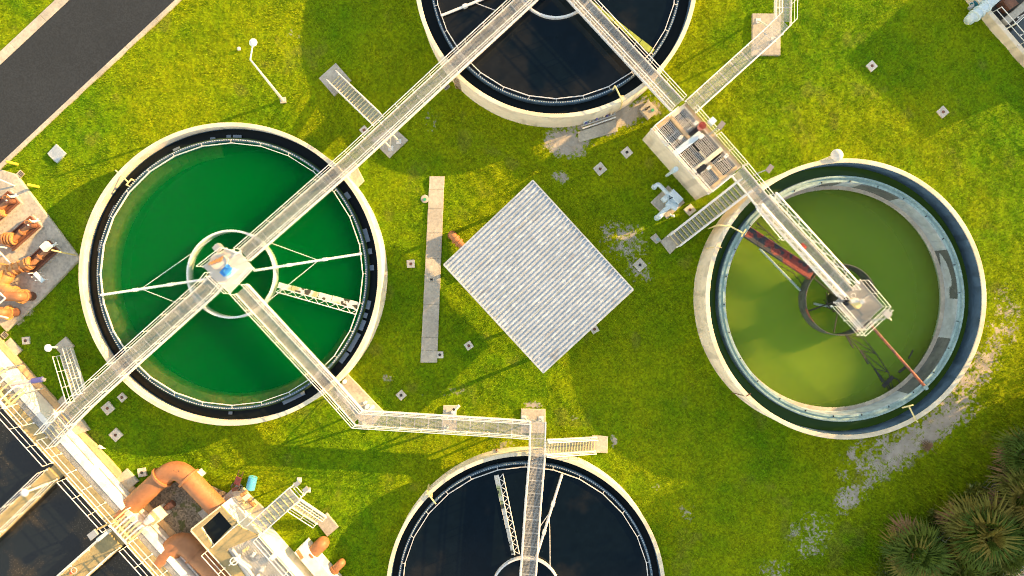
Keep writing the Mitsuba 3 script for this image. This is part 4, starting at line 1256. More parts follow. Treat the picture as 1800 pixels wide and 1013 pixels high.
put(t, 'pipe', MB().tube([P(799, 722, 0.5), P(807, 713, 0.6)], 0.11, 12), WHITE, 40)
put(t, 'riser', MB().tube([P(797, 724, 0.1), P(797, 724, 0.6)], 0.13, 12), WHITE, 40)
put(t, 'opening', MB().tube([P(797.5, 720, 0.75), P(797.5, 720, 0.77)], 0.1, 12), DARK, 40)
t = thing('standpipe', 'pale blue valve box on the small slab left of the olive tank stair', 'valve')
put(t, 'valve', MB().tube([P(1156, 421, 0.1), P(1156, 421, 0.35)], 0.12, 12), TEAL, 40)

# ------------------------------------------------------------------ lamps, bollards
def street_lamp(name, label, base, bend, head):
    t = thing(name, label, 'lamp post', 'white lamp posts')
    a, b, c = (np.asarray(x, float) for x in (base, bend, head))
    n = 8
    put(t, 'pole', MB().tube([a + (b - a) * i / n for i in range(n + 1)], [0.11 - 0.05 * i / n for i in range(n + 1)], 10), ALU, 40)
    put(t, 'arm', MB().tube([b, c], 0.055, 8), ALU, 40)
    put(t, 'lamp_head', MB().lathe([(0.0, -0.16), (0.2, -0.13), (0.27, 0.0), (0.22, 0.09), (0.1, 0.14), (0, 0.15)], c, 20, closed=False), WHITE, 40)
    put(t, 'base', MB().box([a[0], a[1], -0.2], 0.42, 0.42, 0.3, 0.1), SLAB)
    return t


street_lamp('lamp_post', 'tall white lamp post in the lawn right of the road', P(497, 176, 0.1), P(440, 105, 5.6), P(445, 75, 5.7))
single('lamp_globe', MB().lathe([(0.0, -0.12), (0.12, -0.09), (0.15, 0.0), (0.12, 0.08), (0, 0.12)], P(420, 86, 0.16), 18, closed=False), WHITE, 'small white disc lying in the lawn left of the tall lamp', 'cap', smooth=40)
street_lamp('lamp_post', 'short white lamp post by the steep stair left of the green tank', P(104, 611, 0.15), P(91, 610.5, 2.9), P(84.5, 612, 2.95))
street_lamp('lamp_post', 'white lamp post on the cross walkway of the yellow concrete deck', P(82, 851, 1.65), P(47, 865, 4.0), P(43.5, 866.5, 4.0))
for u, v, lab in ((30, 289, 'yellow bollard at the road edge near the left photo border'), (66.5, 328.5, 'yellow bollard beside the corner of the brown pump yard')):
    p = P(u, v, 0)
    t = thing('bollard', lab, 'bollard', 'yellow bollards')
    put(t, 'post', MB().lathe([(0.10, -0.2), (0.10, 0.98), (0.085, 1.05), (0.05, 1.09), (0, 1.1)], p, 18, closed=False), YELLOW, 40)

# ------------------------------------------------------------------ brown pump yard on the left
yard = [(27, 306), (140, 455), (68, 530), (10, 583), (-160, 400), (-60, 280)]
slab('slab', 'large concrete pad carrying the brown pumps at the left edge', yard, z1=0.22, ch=0.05)
ax1 = unit(P(70, 397) - P(26, 436))                      # along the pump skids


def pump_set(label, ne, sw, wpx):
    """Skid frame with motor, pump and flanged pipe; ne and sw are the skid's ends on its axis."""
    t = thing('pump_set', label, 'pump', 'brown pump sets in the yard')
    a, b = P(*ne, 0.4), P(*sw, 0.4)
    d = unit(b - a)
    s = side(a, b)
    L = np.linalg.norm(b - a)
    w = wpx / 24.0
    put(t, 'plinth', MB().prism([a + s * (w / 2 + 0.1) - d * 0.1, a - s * (w / 2 + 0.1) - d * 0.1, b - s * (w / 2 + 0.1), b + s * (w / 2 + 0.1)], 0.2, 0.36, 0.02), SLAB)
    put(t, 'skid', MB().prism([a + s * w / 2, a - s * w / 2, b - s * w / 2, b + s * w / 2], 0.36, 0.5, 0.02), DBROWN)
    for k in (-1, 1):
        put(t, 'skid_rail', MB().bar(a + s * k * w / 2 + [0, 0, 0.13], b + s * k * w / 2 + [0, 0, 0.13], 0.07, 0.16), DBROWN)
    put(t, 'valve_body', MB().tube([a + d * 0.25 + s * w * 0.2 + [0, 0, 0.1], a + d * 0.25 + s * w * 0.2 + [0, 0, 0.75]], 0.2, 12), DBROWN, 40)
    put(t, 'valve_body', MB().tube([a + d * 0.3 - s * w * 0.15 + [0, 0, 0.1], a + d * 0.3 - s * w * 0.15 + [0, 0, 0.6]], 0.16, 12), BROWN, 40)
    put(t, 'knob', MB().lathe([(0.06, 0), (0.06, 0.05), (0, 0.08)], a + d * 0.25 + s * w * 0.2 + [0, 0, 0.75], 10, closed=False), WHITE, 40)
    flanged_pipe(t, [a + d * 0.35 + s * w * 0.1 + [0, 0, 0.35], b - d * 0.2 + s * w * 0.1 + [0, 0, 0.45]], 0.18, BROWN)
    for k in (0.4, 0.7):
        put(t, 'coupling', MB().tube([a + d * L * k + s * w * 0.1 + [0, 0, 0.4], a + d * (L * k + 0.1) + s * w * 0.1 + [0, 0, 0.4]], 0.27, 14), BROWN, 40)
    put(t, 'tubing', MB().tube(arc_path([a - d * 0.35 + s * 0.2 + [0, 0, 0.2], a - d * 0.15 + s * 0.3 + [0, 0, 0.8], a - d * 0.05 - s * 0.1 + [0, 0, 0.7]], 0.15), 0.035, 7), ALU, 40)
    put(t, 'tap', MB().tube([a - d * 0.25 + s * 0.25 + [0, 0, 0.55], a - d * 0.05 + s * 0.1 + [0, 0, 0.6]], 0.09, 8), PUMPW, 40)
    put(t, 'tap', MB().tube([a - d * 0.4 + s * 0.05 + [0, 0, 0.3], a - d * 0.2 + s * 0.15 + [0, 0, 0.35]], 0.06, 8), ALU, 40)
    return t


ps1 = pump_set('brown pump set nearest the top of the yard, sunlit', (26, 347), (-30, 398), 26)
ps2 = pump_set('brown pump set in the middle of the yard', (64, 390), (16, 432), 24)
ps3 = pump_set('brown pump set nearest the green tank', (96, 432), (48, 476), 24)
flanged_pipe(ps1, [P(4, 372, 0.8), P(-20, 386, 0.8)], 0.33, ORANGE)
flanged_pipe(ps2, [P(25, 420, 0.85), P(2, 420, 0.9), P(-30, 424, 0.9)], 0.34, ORANGE)
flanged_pipe(ps3, [P(54, 462, 0.9), P(34, 468, 0.95), P(18, 478, 0.95)], 0.36, ORANGE)
for i in range(3):
    put(ps2, 'flange', MB().tube([P(20 - 4.5 * i, 420, 0.87), P(18 - 4.5 * i, 420, 0.87)], 0.46, 16), ORANGE, 40)
    put(ps3, 'flange', MB().tube([P(50 - 11 * i, 464 + 4 * i, 0.92), P(48 - 11 * i, 465 + 4 * i, 0.92)], 0.47, 16), ORANGE, 40)
mf = thing('pipe_manifold', 'orange flanged header pipe zigzagging along the left photo edge', 'pipe')
flanged_pipe(mf, [P(-60, 460, 0.9), P(12, 474, 0.9), P(16, 486, 0.9), P(0, 500, 0.95), P(14, 512, 1.0), P(38, 521, 1.3)], 0.40, ORANGE, bend=0.5)
for (u, v) in ((8, 484), (2, 498), (22, 515), (40, 521)):
    put(mf, 'flange', MB().tube([P(u, v, 0.95), P(u + 2.4, v + 1.2, 0.97)], 0.55, 18), ORANGE, 40)
flanged_pipe(mf, [P(-60, 545, 1.1), P(-20, 548, 1.1), P(16, 550, 1.2)], 0.42, ORANGE)
for lab, u, v in (('dark brown upright pipe at the lower yard edge, upper of two', 57, 521), ('dark brown upright pipe at the lower yard edge, lower of two', 29, 549)):
    p = P(u, v, 0.2)
    t = thing('upright_pipe', lab, 'pipe', 'upright pipes in the yard')
    put(t, 'pipe', MB().tube([[p[0], p[1], 0.1], [p[0], p[1], 1.25]], 0.33, 18), DBROWN, 40)
    put(t, 'elbow', MB().tube(arc_path([[p[0], p[1], 1.2], [p[0], p[1], 1.6], [p[0] - 0.9, p[1] + 0.02, 1.6]], 0.5), 0.33, 18), BROWN, 40)
    put(t, 'flange', MB().tube([[p[0], p[1], 1.12], [p[0], p[1], 1.24]], 0.44, 18), ORANGE, 40)
t = thing('control_post', 'pale square control box on a slim post in the pump yard', 'control box')
p = P(131, 449, 0.22)
tp = P(86, 440, 2.3)
put(t, 'post', MB().tube([P(133, 449, 0.22), P(91, 440, 2.3)], 0.055, 8), PALEY, 40)
put(t, 'box', MB().box(P(84, 434, 2.25), 0.56, 0.48, 0.35, 0.75), WHITE)
t = thing('control_rack', 'light blue control panel rack leaning at the lower yard edge', 'control box')
put(t, 'panel', MB().bar(P(61, 480, 0.95), P(76, 495, 0.95), 0.3, 0.08), PUMPW)
for f in (0.1, 0.5, 0.9):
    m = P(61 + 15 * f, 480 + 15 * f, 0)
    put(t, 'leg', MB().tube([[m[0] + 0.55, m[1] + 0.1, 0.2], [m[0] + 0.1, m[1], 0.95]], 0.04, 7), ALU, 40)
for (u0, v0, u1, v1, z0, z1, lab) in ((26, 327, 0, 316, 0.25, 1.1, 'slanted pale pole at the top of the pump yard'), (18, 463, -6, 438, 1.3, 2.0, 'long white pole crossing the pump yard at the left edge'), (12, 436, -8, 433, 1.2, 1.4, 'short white pole in the middle of the pump yard')):
    t = thing('pole', lab, 'pole', 'poles in the pump yard')
    put(t, 'pole', MB().tube([P(u0, v0, z0), P(u1, v1, z1)], 0.055, 8), WHITE, 40)
t = thing('fitting', 'white valve frame on the orange pipes at the left photo edge', 'valve')
for (a, b) in (((0, 515), (5, 520)), ((5, 520), (10, 524)), ((10, 524), (0, 533)), ((0, 556), (14, 559))):
    put(t, 'bar', MB().tube([P(*a, 1.9), P(*b, 1.9)], 0.06, 7), WHITE, 40)

# ------------------------------------------------------------------ rectangular basins, lower left
zc = 1.62
kpx = (H - zc) / FPX
L0, D1 = P(16, 730, zc), unit(P(16 + 0.669, 730 + 0.743, zc) - P(16, 730, zc))     # deck's left edge, running down to the right
D2 = np.array([-D1[1], D1[0], 0.0])                                              # outward, up to the right
if D2[0] < 0:
    D2 = -D2


def cx(a, o, z=zc):
    """Point of the basin deck: a metres along its left edge, o metres outwards."""
    q_ = L0 + D1 * a + D2 * o
    return np.array([q_[0], q_[1], z])


def along(u, v):
    return float(np.dot(P(u, v, zc) - L0, D1))


bs = thing('basin_walls', 'yellowish concrete deck around the rectangular dark basins in the lower left corner', 'concrete basin')
A0, A1 = -11.0, 22.0
put(bs, 'wall', MB().prism([cx(A0, 0), cx(A1, 0), cx(A1, 1.75), cx(A0, 1.75)], -0.4, zc - 0.12), WHITE)
foot([cx(A0, -12), cx(A1, -12), cx(A1, 2.3), cx(A0, 2.3)])
for q_ in ([cx(A0 - 0.4, -16), cx(A0, -16), cx(A0, 1.75), cx(A0 - 0.4, 1.75)], [cx(A1, -16), cx(A1 + 0.4, -16), cx(A1 + 0.4, 1.75), cx(A1, 1.75)], [cx(A0 - 0.4, -16.5), cx(A1 + 0.4, -16.5), cx(A1 + 0.4, -16.01), cx(A0 - 0.4, -16.01)]):
    put(bs, 'wall', MB().prism(q_, -0.4, zc - 0.01, 0.02), DECK)
i = 0
a = A0
while a < A1:
    e = a + 1.48
    zz_ = zc - 0.004 * (i % 3)
    put(bs, 'slab', MB().prism([cx(a + 0.008, 0), cx(e - 0.008, 0), cx(e - 0.008, 0.93), cx(a + 0.008, 0.93)], zc - 0.125, zz_, 0.014), DECK)
    put(bs, 'coping', MB().prism([cx(a + 0.004, 1.39), cx(e - 0.004, 1.39), cx(e - 0.004, 1.80), cx(a + 0.004, 1.80)], zc - 0.125, zc + 0.01 - 0.003 * (i % 2), 0.015), WHITE)
    grating_run(bs, cx(a + 0.01, 1.16, zc - 0.03), cx(e - 0.01, 1.16, zc - 0.03), 0.42, 1.46)
    a, i = e, i + 1
put(bs, 'footing', MB().prism([cx(A0, 1.8), cx(A1, 1.8), cx(A1, 2.28), cx(A0, 2.28)], -0.4, 0.16, 0.02), TAN)
put(bs, 'cable_tray', MB().bar(cx(along(60, 765), 1.9, zc - 0.5), cx(along(132, 846), 1.9, zc - 0.5), 0.12, 0.08), WHITE)
put(bs, 'cable_tray', MB().bar(cx(along(146, 846), 1.92, zc - 0.7), cx(A1, 1.92, zc - 0.7), 0.12, 0.08), WHITE)
CR = [((85, 822), (14, 889), (103, 842), (57, 889)), ((190, 935), (140, 979), (215, 961), (183, 990))]
edges = []
for ci, (p0, p1, r0, r1) in enumerate(CR):
    a_, b_ = P(*p0, zc), P(*r0, zc)
    d = unit(P(*p1, zc) - a_)
    d = unit(d * 0.6 + unit(P(*r1, zc) - b_) * 0.4)
    s_ = b_ - a_
    wid = abs(np.dot(s_, side(a_, a_ + d)))
    sg = np.sign(np.dot(s_, side(a_, a_ + d)))
    n_ = side(a_, a_ + d) * sg
    o_ = a_ - d * 0.3
    put(bs, 'wall', MB().prism([o_ + n_ * 0.1, o_ + d * 15.8 + n_ * 0.1, o_ + d * 15.8 + n_ * (wid - 0.1), o_ + n_ * (wid - 0.1)], -0.4, zc - 0.13), DECK)
    L_ = 15.6
    m_ = 8
    for j in range(m_):
        x0, x1 = 0.32 + j * L_ / m_, 0.32 + (j + 1) * L_ / m_ - 0.015
        put(bs, 'slab', MB().prism([o_ + d * x0, o_ + d * x1, o_ + d * x1 + n_ * wid, o_ + d * x0 + n_ * wid], zc - 0.13, zc - 0.006 - 0.003 * (j % 2), 0.014), DECK)
    railing(bs, [o_ + d * 0.45 + n_ * 0.05, o_ + d * 15.8 + n_ * 0.05], 1.07, 1.8)
    railing(bs, [o_ + d * 0.45 + n_ * (wid - 0.05), o_ + d * 15.8 + n_ * (wid - 0.05)], 1.07, 1.8)
    edges.append((along(*p0), along(*r0)))
for a, b in ((A0, edges[0][0] - 0.05), (edges[0][1] + 0.35, edges[1][0] - 0.1), (edges[1][1] + 0.2, A1)):
    railing(bs, [cx(a, 0.05), cx(b, 0.05)], 1.07, 1.7)
s0, s1 = along(62, 752), along(86, 780)
for a, b in ((A0, along(50, 752)), (along(72, 778), along(205, 918)), (along(236, 950), A1)):
    railing(bs, [cx(a, 0.93), cx(b, 0.93)], 1.07, 1.7, kick=False)
k = unique('water')
b = MB().prism([cx(A0, 0.02), cx(A1, 0.02), cx(A1, -16), cx(A0, -16)], 0.4, 0.86)
scene[k] = mikit.ply(b.mesh(), WSLUDGE)
labels[k] = {'label': 'dark foamy water in the rectangular basins in the lower left corner', 'category': 'water', 'kind': 'structure'}


def tube_rack(name, label, a0, a1, n, o0, o1, z, extra):
    t = thing(name, label, 'pipe rack', 'white pipe racks over the basin wall')
    for i in range(n):
        a = a0 + (a1 - a0) * i / (n - 1)
        put(t, 'tube', MB().tube(arc_path([cx(a, o0, z), cx(a, o1 - 0.3, z + 0.05), cx(a + 0.02, o1 - 0.05, z - 0.2)], 0.15), 0.06, 8), WHITE if i % 2 else PALEY, 40)
        put(t, 'clamp', MB().obox(cx(a, (o0 + o1) / 2, z), D1 * 0.09, D2 * 0.05, [0, 0, 0.08]), STEEL)
    for o in (o0, o0 + 0.42):
        put(t, 'beam', MB().bar(cx(a0 - 0.3, o, z - 0.02), cx(a1 + 0.3, o, z - 0.02), 0.12, 0.16), PALEY if o > o0 else WHITE)
    for a in (a0 - 0.25, a1 + 0.25):
        put(t, 'side_beam', MB().bar(cx(a, o0, z - 0.04), cx(a, o1 - 0.1, z - 0.04), 0.1, 0.14), PALEY)
        for o in (o0 + 0.1, o1 - 0.15):
            put(t, 'leg', MB().tube([cx(a, o, 0.3), cx(a, o, z)], 0.05, 7), ALU, 40)
    return t


aa, ab = along(203, 916), along(234, 948)
rk = tube_rack('pipe_rack', 'rack of parallel white tubes crossing the basin wall near the brown pipes', aa + 0.25, ab - 0.25, 6, 0.55, 2.15, 2.3, 0)
t = thing('valve_pedestal', 'square yellow concrete pedestal with white dome at the end of the tube rack', 'pedestal')
p = P(268, 911, 1.7)
put(t, 'block', MB().box([p[0], p[1], -0.3], 0.86, 0.74, 1.95, math.atan2(D1[1], D1[0])), CREAM)
put(t, 'top', MB().box([p[0], p[1], 1.652], 0.80, 0.68, 0.05, math.atan2(D1[1], D1[0])), TAN)
put(t, 'dome', MB().tube([P(256, 919, 1.9), P(266, 911, 1.9)], [0.2, 0.3], 14), WHITE, 40)
aa, ab = along(-6, 693), along(22, 724)
rk = tube_rack('pipe_rack', 'rack of white and yellow tubes crossing the basin wall at the left photo edge', aa - 0.6, ab - 0.5, 5, 0.6, 2.4, 2.3, 0)
t = thing('actuator', 'purple valve motor sticking out over the lawn at the left photo edge', 'motor')
put(t, 'arm', MB().tube([P(20, 676, 2.2), P(56, 670, 2.2)], 0.12, 10), mat('pinkish', (0.66, 0.5, 0.46), 0.5), 40)
put(t, 'motor', MB().tube([P(57, 670, 2.2), P(75, 667, 2.2)], 0.19, 14), PURPLE, 40)
put(t, 'cap', MB().tube([P(75, 667, 2.2), P(79, 668, 2.2)], 0.13, 12), STEEL, 40)
put(t, 'bracket', MB().bar(P(22, 683, 2.1), P(56, 675, 2.1), 0.06, 0.1), ALU)
t = thing('flood_light', 'grey flood light on an arm over the basin railing', 'lamp')
put(t, 'arm', MB().bar(P(171, 931, 2.7), P(197, 918, 2.5), 0.12, 0.1), DECK)
put(t, 'lamp_head', MB().prism(PP([(152, 941), (165, 931), (172, 940), (159, 951)], 2.9), 2.72, 2.9, 0.02), STEEL)
single('walkway_box', MB().prism(PP([(168, 948), (186, 934), (190, 938), (172, 953)], 2.2), 1.7, 2.2, 0.02), PUMPW, 'pale blue box on the lower cross walkway of the basins', 'junction box')
t = thing('hand_trolley', 'small pinkish valve stand on the lower cross walkway at the bottom edge', 'valve')
put(t, 'stem', MB().tube([P(128, 1006, 1.6), P(124, 1008, 2.6)], 0.07, 8), RED, 40)
put(t, 'wheel', MB().tube([P(130, 1003, 2.5) + [0.2 * math.cos(x), 0.2 * math.sin(x), 0] for x in np.linspace(0, 6.283, 15)], 0.03, 6), mat('pinkish', (0.66, 0.5, 0.46), 0.5) if False else 'mat_pinkish', 40)
single('white_scrap', MB().tube([P(174, 784, 0.05), P(178, 787, 0.1), P(181, 788, 0.06), P(186, 789, 0.04)], [0.1, 0.14, 0.07, 0.02], 8), WHITE, 'small white scrap lying in the grass by the basin wall', 'scrap', smooth=40)

# big brown pipes
t = thing('large_pipe', 'large bright brown elbow pipe arching out of the basin wall', 'pipe')
flanged_pipe(t, [P(212, 907, 0.95), P(237, 884, 0.95), P(309, 817, 0.95), P(371, 882, 0.95), P(402, 914, 0.95)], 0.70, BROWN, bend=1.25, ends=(False, False), n=26)
for a, b in (((283.5, 841), (286, 838.6)), ((331, 839.5), (333.5, 842))):
    put(t, 'flange', MB().tube([P(*a, 0.95), P(*b, 0.95)], 0.86, 26), BROWN, 40)
for i in range(5):
    put(t, 'bolt', MB().tube([P(300 + i * 4.0, 829 - 1.2 * (i % 3), 1.45), P(300 + i * 4.0, 829 - 1.2 * (i % 3), 1.62)], 0.06, 8), BROWN, 40)
t = thing('large_pipe', 'large darker brown elbow pipe running down between the two concrete structures', 'pipe')
flanged_pipe(t, [P(283, 990, 0.9), P(318, 946, 0.9), P(372, 1000, 0.9), P(425, 1052, 0.9)], 0.78, BROWN, bend=1.3, ends=(False, False), n=26)
put(t, 'flange', MB().tube([P(343, 971.5, 0.9), P(345.6, 974, 0.9)], 0.88, 26), BROWN, 40)
t = thing('stub_pipe', 'small dark brown stub pipe on the gravel beside the yellow pedestal', 'pipe')
put(t, 'pipe', MB().tube([P(272, 906, 0.4), P(300, 888, 0.4)], 0.2, 12), DBROWN, 40)
put(t, 'end', MB().tube([P(296, 891, 0.4), P(305, 884.5, 0.38)], 0.26, 12), DBROWN, 40)
single('pipe_support', MB().box(P(354, 832, -0.1), 0.62, 0.5, 1.0, 0.75), WHITE, 'pale concrete support block beside the large bright brown pipe', 'block')
slab('slab', 'small tan block under the bright brown pipe where it meets the channel box', [(347, 902), (362, 891), (372, 903), (357, 914)], z1=0.3)

# ------------------------------------------------------------------ channel box, bottom left of centre
zb = 2.25
cb_ = thing('channel_box', 'concrete channel box with dark square opening and grating beside the brown pipes', 'concrete box')
outer = [(334, 932), (388, 889), (425, 929), (453, 941), (560, 1062), (450, 1062)]
op = [(353, 929), (385.5, 899.5), (407.5, 925), (373.5, 960)]
ob = [P(*x, zb) for x in outer]
foot(ob, 0.3)
put(cb_, 'wall', MB().prism(ob, -0.4, zb - 0.13, holes=[[P(*x, zb) for x in op]]), WHITE)
put(cb_, 'deck', MB().prism(ob, zb - 0.126, zb, holes=[[P(*x, zb) for x in op], [P(*x, zb) for x in [(398, 966), (452, 944), (540, 1045), (452, 1045)]]]), DECK)
put(cb_, 'channel_water', MB().prism([P(*x, zb) for x in [(350, 930), (386, 897), (410, 925), (374, 963)]], 0.5, 1.95), WCHANNEL)
put(cb_, 'coping', MB().bar(P(336, 931, zb + 0.01), P(387, 891, zb + 0.01), 0.1, 0.06), RIM)
put(cb_, 'coping', MB().bar(P(335.5, 933, zb + 0.01), P(366, 968, zb + 0.01), 0.1, 0.06), RIM)
put(cb_, 'coping', MB().bar(P(372, 963, zb + 0.02), P(409, 929, zb + 0.02), 0.07, 0.08), ALU)
gd = unit(P(540, 1045, zb) - P(452, 944, zb))
ga, gb = P(398, 966, zb), P(452, 944, zb)
for i in range(4):
    f = (i + 0.5) / 4
    o = ga + (gb - ga) * f + gd * 0.12 * (1 if i < 3 else 1)
    grating_run(cb_, o - [0, 0, 0.02], o + gd * 4.6 - [0, 0, 0.02], np.linalg.norm(gb - ga) / 4 * 0.93, 1.15, 0.16 if i < 2 else 0.11, 0.06)
put(cb_, 'channel_water', MB().prism([P(*x, zb) for x in [(398, 966), (452, 944), (540, 1045), (452, 1045)]], 0.6, 1.2), WCHANNEL)
railing(cb_, PP([(366, 967), (452, 1062)], zb), 1.07, 1.7)
railing(cb_, PP([(455, 943), (560, 1062)], zb), 1.07, 1.7)
railing(cb_, PP([(411, 927), (440, 903)], zb), 1.07, 1.0)
put(cb_, 'sign_board', MB().obox((P(421, 919, 2.9) + P(432, 910, 2.9)) / 2, (P(432, 910, 2.9) - P(421, 919, 2.9)) / 2, [0.03, 0.03, 0], [0, 0, 0.25]), RED)
put(cb_, 'beam', MB().bar(P(409, 966, zb + 0.08), P(462, 1035, zb + 0.08), 0.12, 0.12), WHITE)
for lab, u, v in (('white gate valve with a wheel on the channel box grating, upper one', 421, 977), ('white gate valve with a wheel at the bottom edge of the channel box', 455, 1011)):
    t = thing('gate_valve', lab, 'valve', 'gate valves on the channel box')
    p = P(u, v, zb)
    put(t, 'stand', MB().tube([p, p + [0, 0, 0.9]], 0.11, 10), WHITE, 40)
    put(t, 'wheel', MB().tube([p + [0.24 * math.cos(x), 0.24 * math.sin(x), 1.0] for x in np.linspace(0, 6.283, 19)], 0.045, 7), WHITE, 40)
    put(t, 'crank', MB().tube([p + [0, 0, 0.95], p + [-0.35, -0.3, 0.95]], 0.04, 7), WHITE, 40)
    put(t, 'bonnet', MB().bar(p + [0.1, -0.1, 0.4], p + [0.9, -0.75, 0.4], 0.24, 0.26), WHITE)
    put(t, 'bolt_plate', MB().bar(p + [0.3, -0.1, 0.35], p + [0.65, -0.5, 0.35], 0.5, 0.08), STEEL)
single('junction_box', MB().box(P(482, 978, zb), 0.36, 0.3, 0.28, 0.75), WHITE, 'white junction box on the light grating of the channel box', 'junction box')
for i, (u, v) in enumerate(((432, 966), (446, 975), (455, 978), (462, 1000))):
    single('grating_fitting', MB().box(P(u, v, zb), 0.3, 0.2, 0.16, 0.6 + 0.3 * i).tube([P(u - 6, v + 3, zb + 0.15), P(u + 5, v - 4, zb + 0.2)], 0.04, 7), (PALEY, WHITE, STEEL, ALU)[i],
           ['pale yellow fitting lying near the top of the channel box grating', 'white fitting in the middle of the channel box grating', 'grey fitting right of the middle of the channel box grating', 'light fitting near the bottom of the channel box grating'][i], 'fitting')
t = thing('outlet_block', 'white outlet block with a rusty stain on the right wall of the channel box', 'block')
put(t, 'block', MB().prism(PP([(517, 972), (533, 957), (610, 1045), (594, 1062)], 1.3), -0.3, 1.3, 0.02), WHITE)
put(t, 'stain', MB().prism(PP([(520, 970), (525, 966), (534, 980), (529, 985)], 1.304), 1.301, 1.306), ORANGE)
t = thing('elbow_pipe', 'brown pipe elbow diving into the grass right of the channel box, larger one', 'pipe', 'brown elbows beside the channel box')
flanged_pipe(t, [P(538, 985, 0.75), P(553, 969, 0.8), P(567, 955, 0.8), P(568, 954, -0.2)], 0.47, BROWN, bend=0.55, ends=(False, False), n=20)
put(t, 'flange', MB().tube([P(549, 974, 0.79), P(551.5, 971.5, 0.79)], 0.55, 20), BROWN, 40)
t = thing('elbow_pipe', 'smaller brown pipe elbow at the bottom edge right of the channel box', 'pipe', 'brown elbows beside the channel box')
flanged_pipe(t, [P(574, 1015, 0.6), P(590, 1000, 0.65), P(601, 989, 0.65), P(601, 989, -0.2)], 0.29, BROWN, bend=0.35, ends=(False, False), n=18)
put(t, 'flange', MB().tube([P(587, 1003, 0.65), P(589, 1001, 0.65)], 0.35, 18), BROWN, 40)
slab('slab', 'grey triangular slab behind the channel box under the brass fittings', [(386, 880), (419, 849), (428, 860), (471, 901), (440, 925)], z1=0.12)
t = thing('backflow_assembly', 'golden brown pipe assembly between the channel box and its stair', 'pipe fittings')
for a, b, r in (((428, 858), (437, 868), 0.07), ((424, 872), (434, 862), 0.1), ((426, 880), (432, 888), 0.09), ((432, 888), (446, 880), 0.08), ((446, 880), (452, 886), 0.08), ((452, 886), (440, 898), 0.07), ((430, 866), (448, 890), 0.12), ((438, 880), (446, 888), 0.16), ((424, 868), (430, 874), 0.1)):
    put(t, 'pipe', MB().tube([P(*a, 0.6), P(*b, 0.65)], r, 9), ORANGE if r > 0.09 else PALEY, 40)
put(t, 'box', MB().box(P(435, 873, 0.5), 0.42, 0.34, 0.3, 0.7), CREAM)
for u, v in ((430, 866), (448, 890), (426, 880)):
    put(t, 'leg', MB().tube([P(u, v, 0.1), P(u, v, 0.6)], 0.05, 7), PALEY, 40)
t = thing('drum', 'light blue plastic drum lying in the grass', 'drum')
a, b = P(445, 838, 0.32), P(439.5, 861, 0.32)
d = unit(b - a)
put(t, 'body', MB().tube([a, a + d * 0.03, a + d * 0.3, a + d * 0.33, a + d * 0.36, b - d * 0.36, b - d * 0.33, b - d * 0.3, b - d * 0.03, b], [0.28, 0.32, 0.32, 0.305, 0.32, 0.32, 0.305, 0.32, 0.32, 0.28], 22), SKYBLUE, 35)
put(t, 'bung', MB().tube([a - d * 0.03 + [0.1, 0, 0.1], a + [0.1, 0, 0.1]], 0.05, 10), WHITE, 40)
t = thing('hand_cart', 'dark red two wheeled hand cart on the slab beside the blue drum', 'cart')
a, b = P(415, 856, 0.25), P(424, 828, 0.9)
s_ = side(a, b)
for sg in (-1, 1):
    put(t, 'rail', MB().tube([a + s_ * 0.18 * sg, b + s_ * 0.16 * sg], 0.03, 7), DBROWN, 40)
    put(t, 'wheel', MB().tube([a + s_ * 0.25 * sg, a + s_ * 0.33 * sg], 0.2, 14), BLACK, 40)
for f in (0.15, 0.45, 0.75):
    put(t, 'crossbar', MB().tube([a + (b - a) * f + s_ * 0.18, a + (b - a) * f - s_ * 0.18], 0.025, 7), DBROWN, 40)
put(t, 'plate', MB().bar(a + (b - a) * 0.15 + [0, 0, 0.05], a + (b - a) * 0.62 + [0, 0, 0.05], 0.42, 0.05), mat('dark_red', (0.22, 0.05, 0.055), 0.5))
put(t, 'toe_plate', MB().box(P(413, 860, 0.14), 0.45, 0.26, 0.03, 0.3), DBROWN)

t = thing('walkway', 'pale yellow slatted walkway climbing from the channel box to its stair landing', 'walkway', wk)
wa, wb_ = P(453, 926, 2.3), P(517, 869, 2.3)
wd_, wl = unit(wb_ - wa), np.linalg.norm(wb_ - wa)
ws = side(wa, wb_)
for i in range(8):
    f0, f1 = i / 8, (i + 1) / 8
    p_ = wa + wd_ * wl * f0
    put_shared(t, 'grating_panel', grating_ply(wl / 8, 1.02, 0.055, 0.042), frame(p_, wd_))
    put(t, 'nosing', MB().bar(p_ + ws * 0.51 + [0, 0, 0.012], p_ - ws * 0.51 + [0, 0, 0.012], 0.06, 0.05), PALEY)
for sg in (-1, 1):
    put(t, 'beam', MB().bar(wa + ws * 0.56 * sg - [0, 0, 0.1], wb_ + ws * 0.56 * sg - [0, 0, 0.1], 0.08, 0.24), ALU)
railing(t, [wa + ws * 0.54, wb_ + wd_ * 0.5 + ws * 0.54, wb_ + wd_ * 0.5 - ws * 0.5], 1.07, 1.2)
railing(t, [wa - ws * 0.54, wb_ - wd_ * 0.45 - ws * 0.54], 1.07, 1.2)
for p_ in (wb_ + ws * 0.5, wb_ - ws * 0.5):
    column(t, [p_[0], p_[1], 0.0], p_ - [0, 0, 0.2], 0.06)
stairs('stairs', 'pale yellow stair descending right from the channel box walkway', P(520, 885, 2.25), P(565, 915, 0.3), 0.74, 10, group='grating stairs')
slab('slab', 'pale landing slab at the foot of the channel box stair', [(574, 902), (595, 927), (575, 944), (554, 917)])
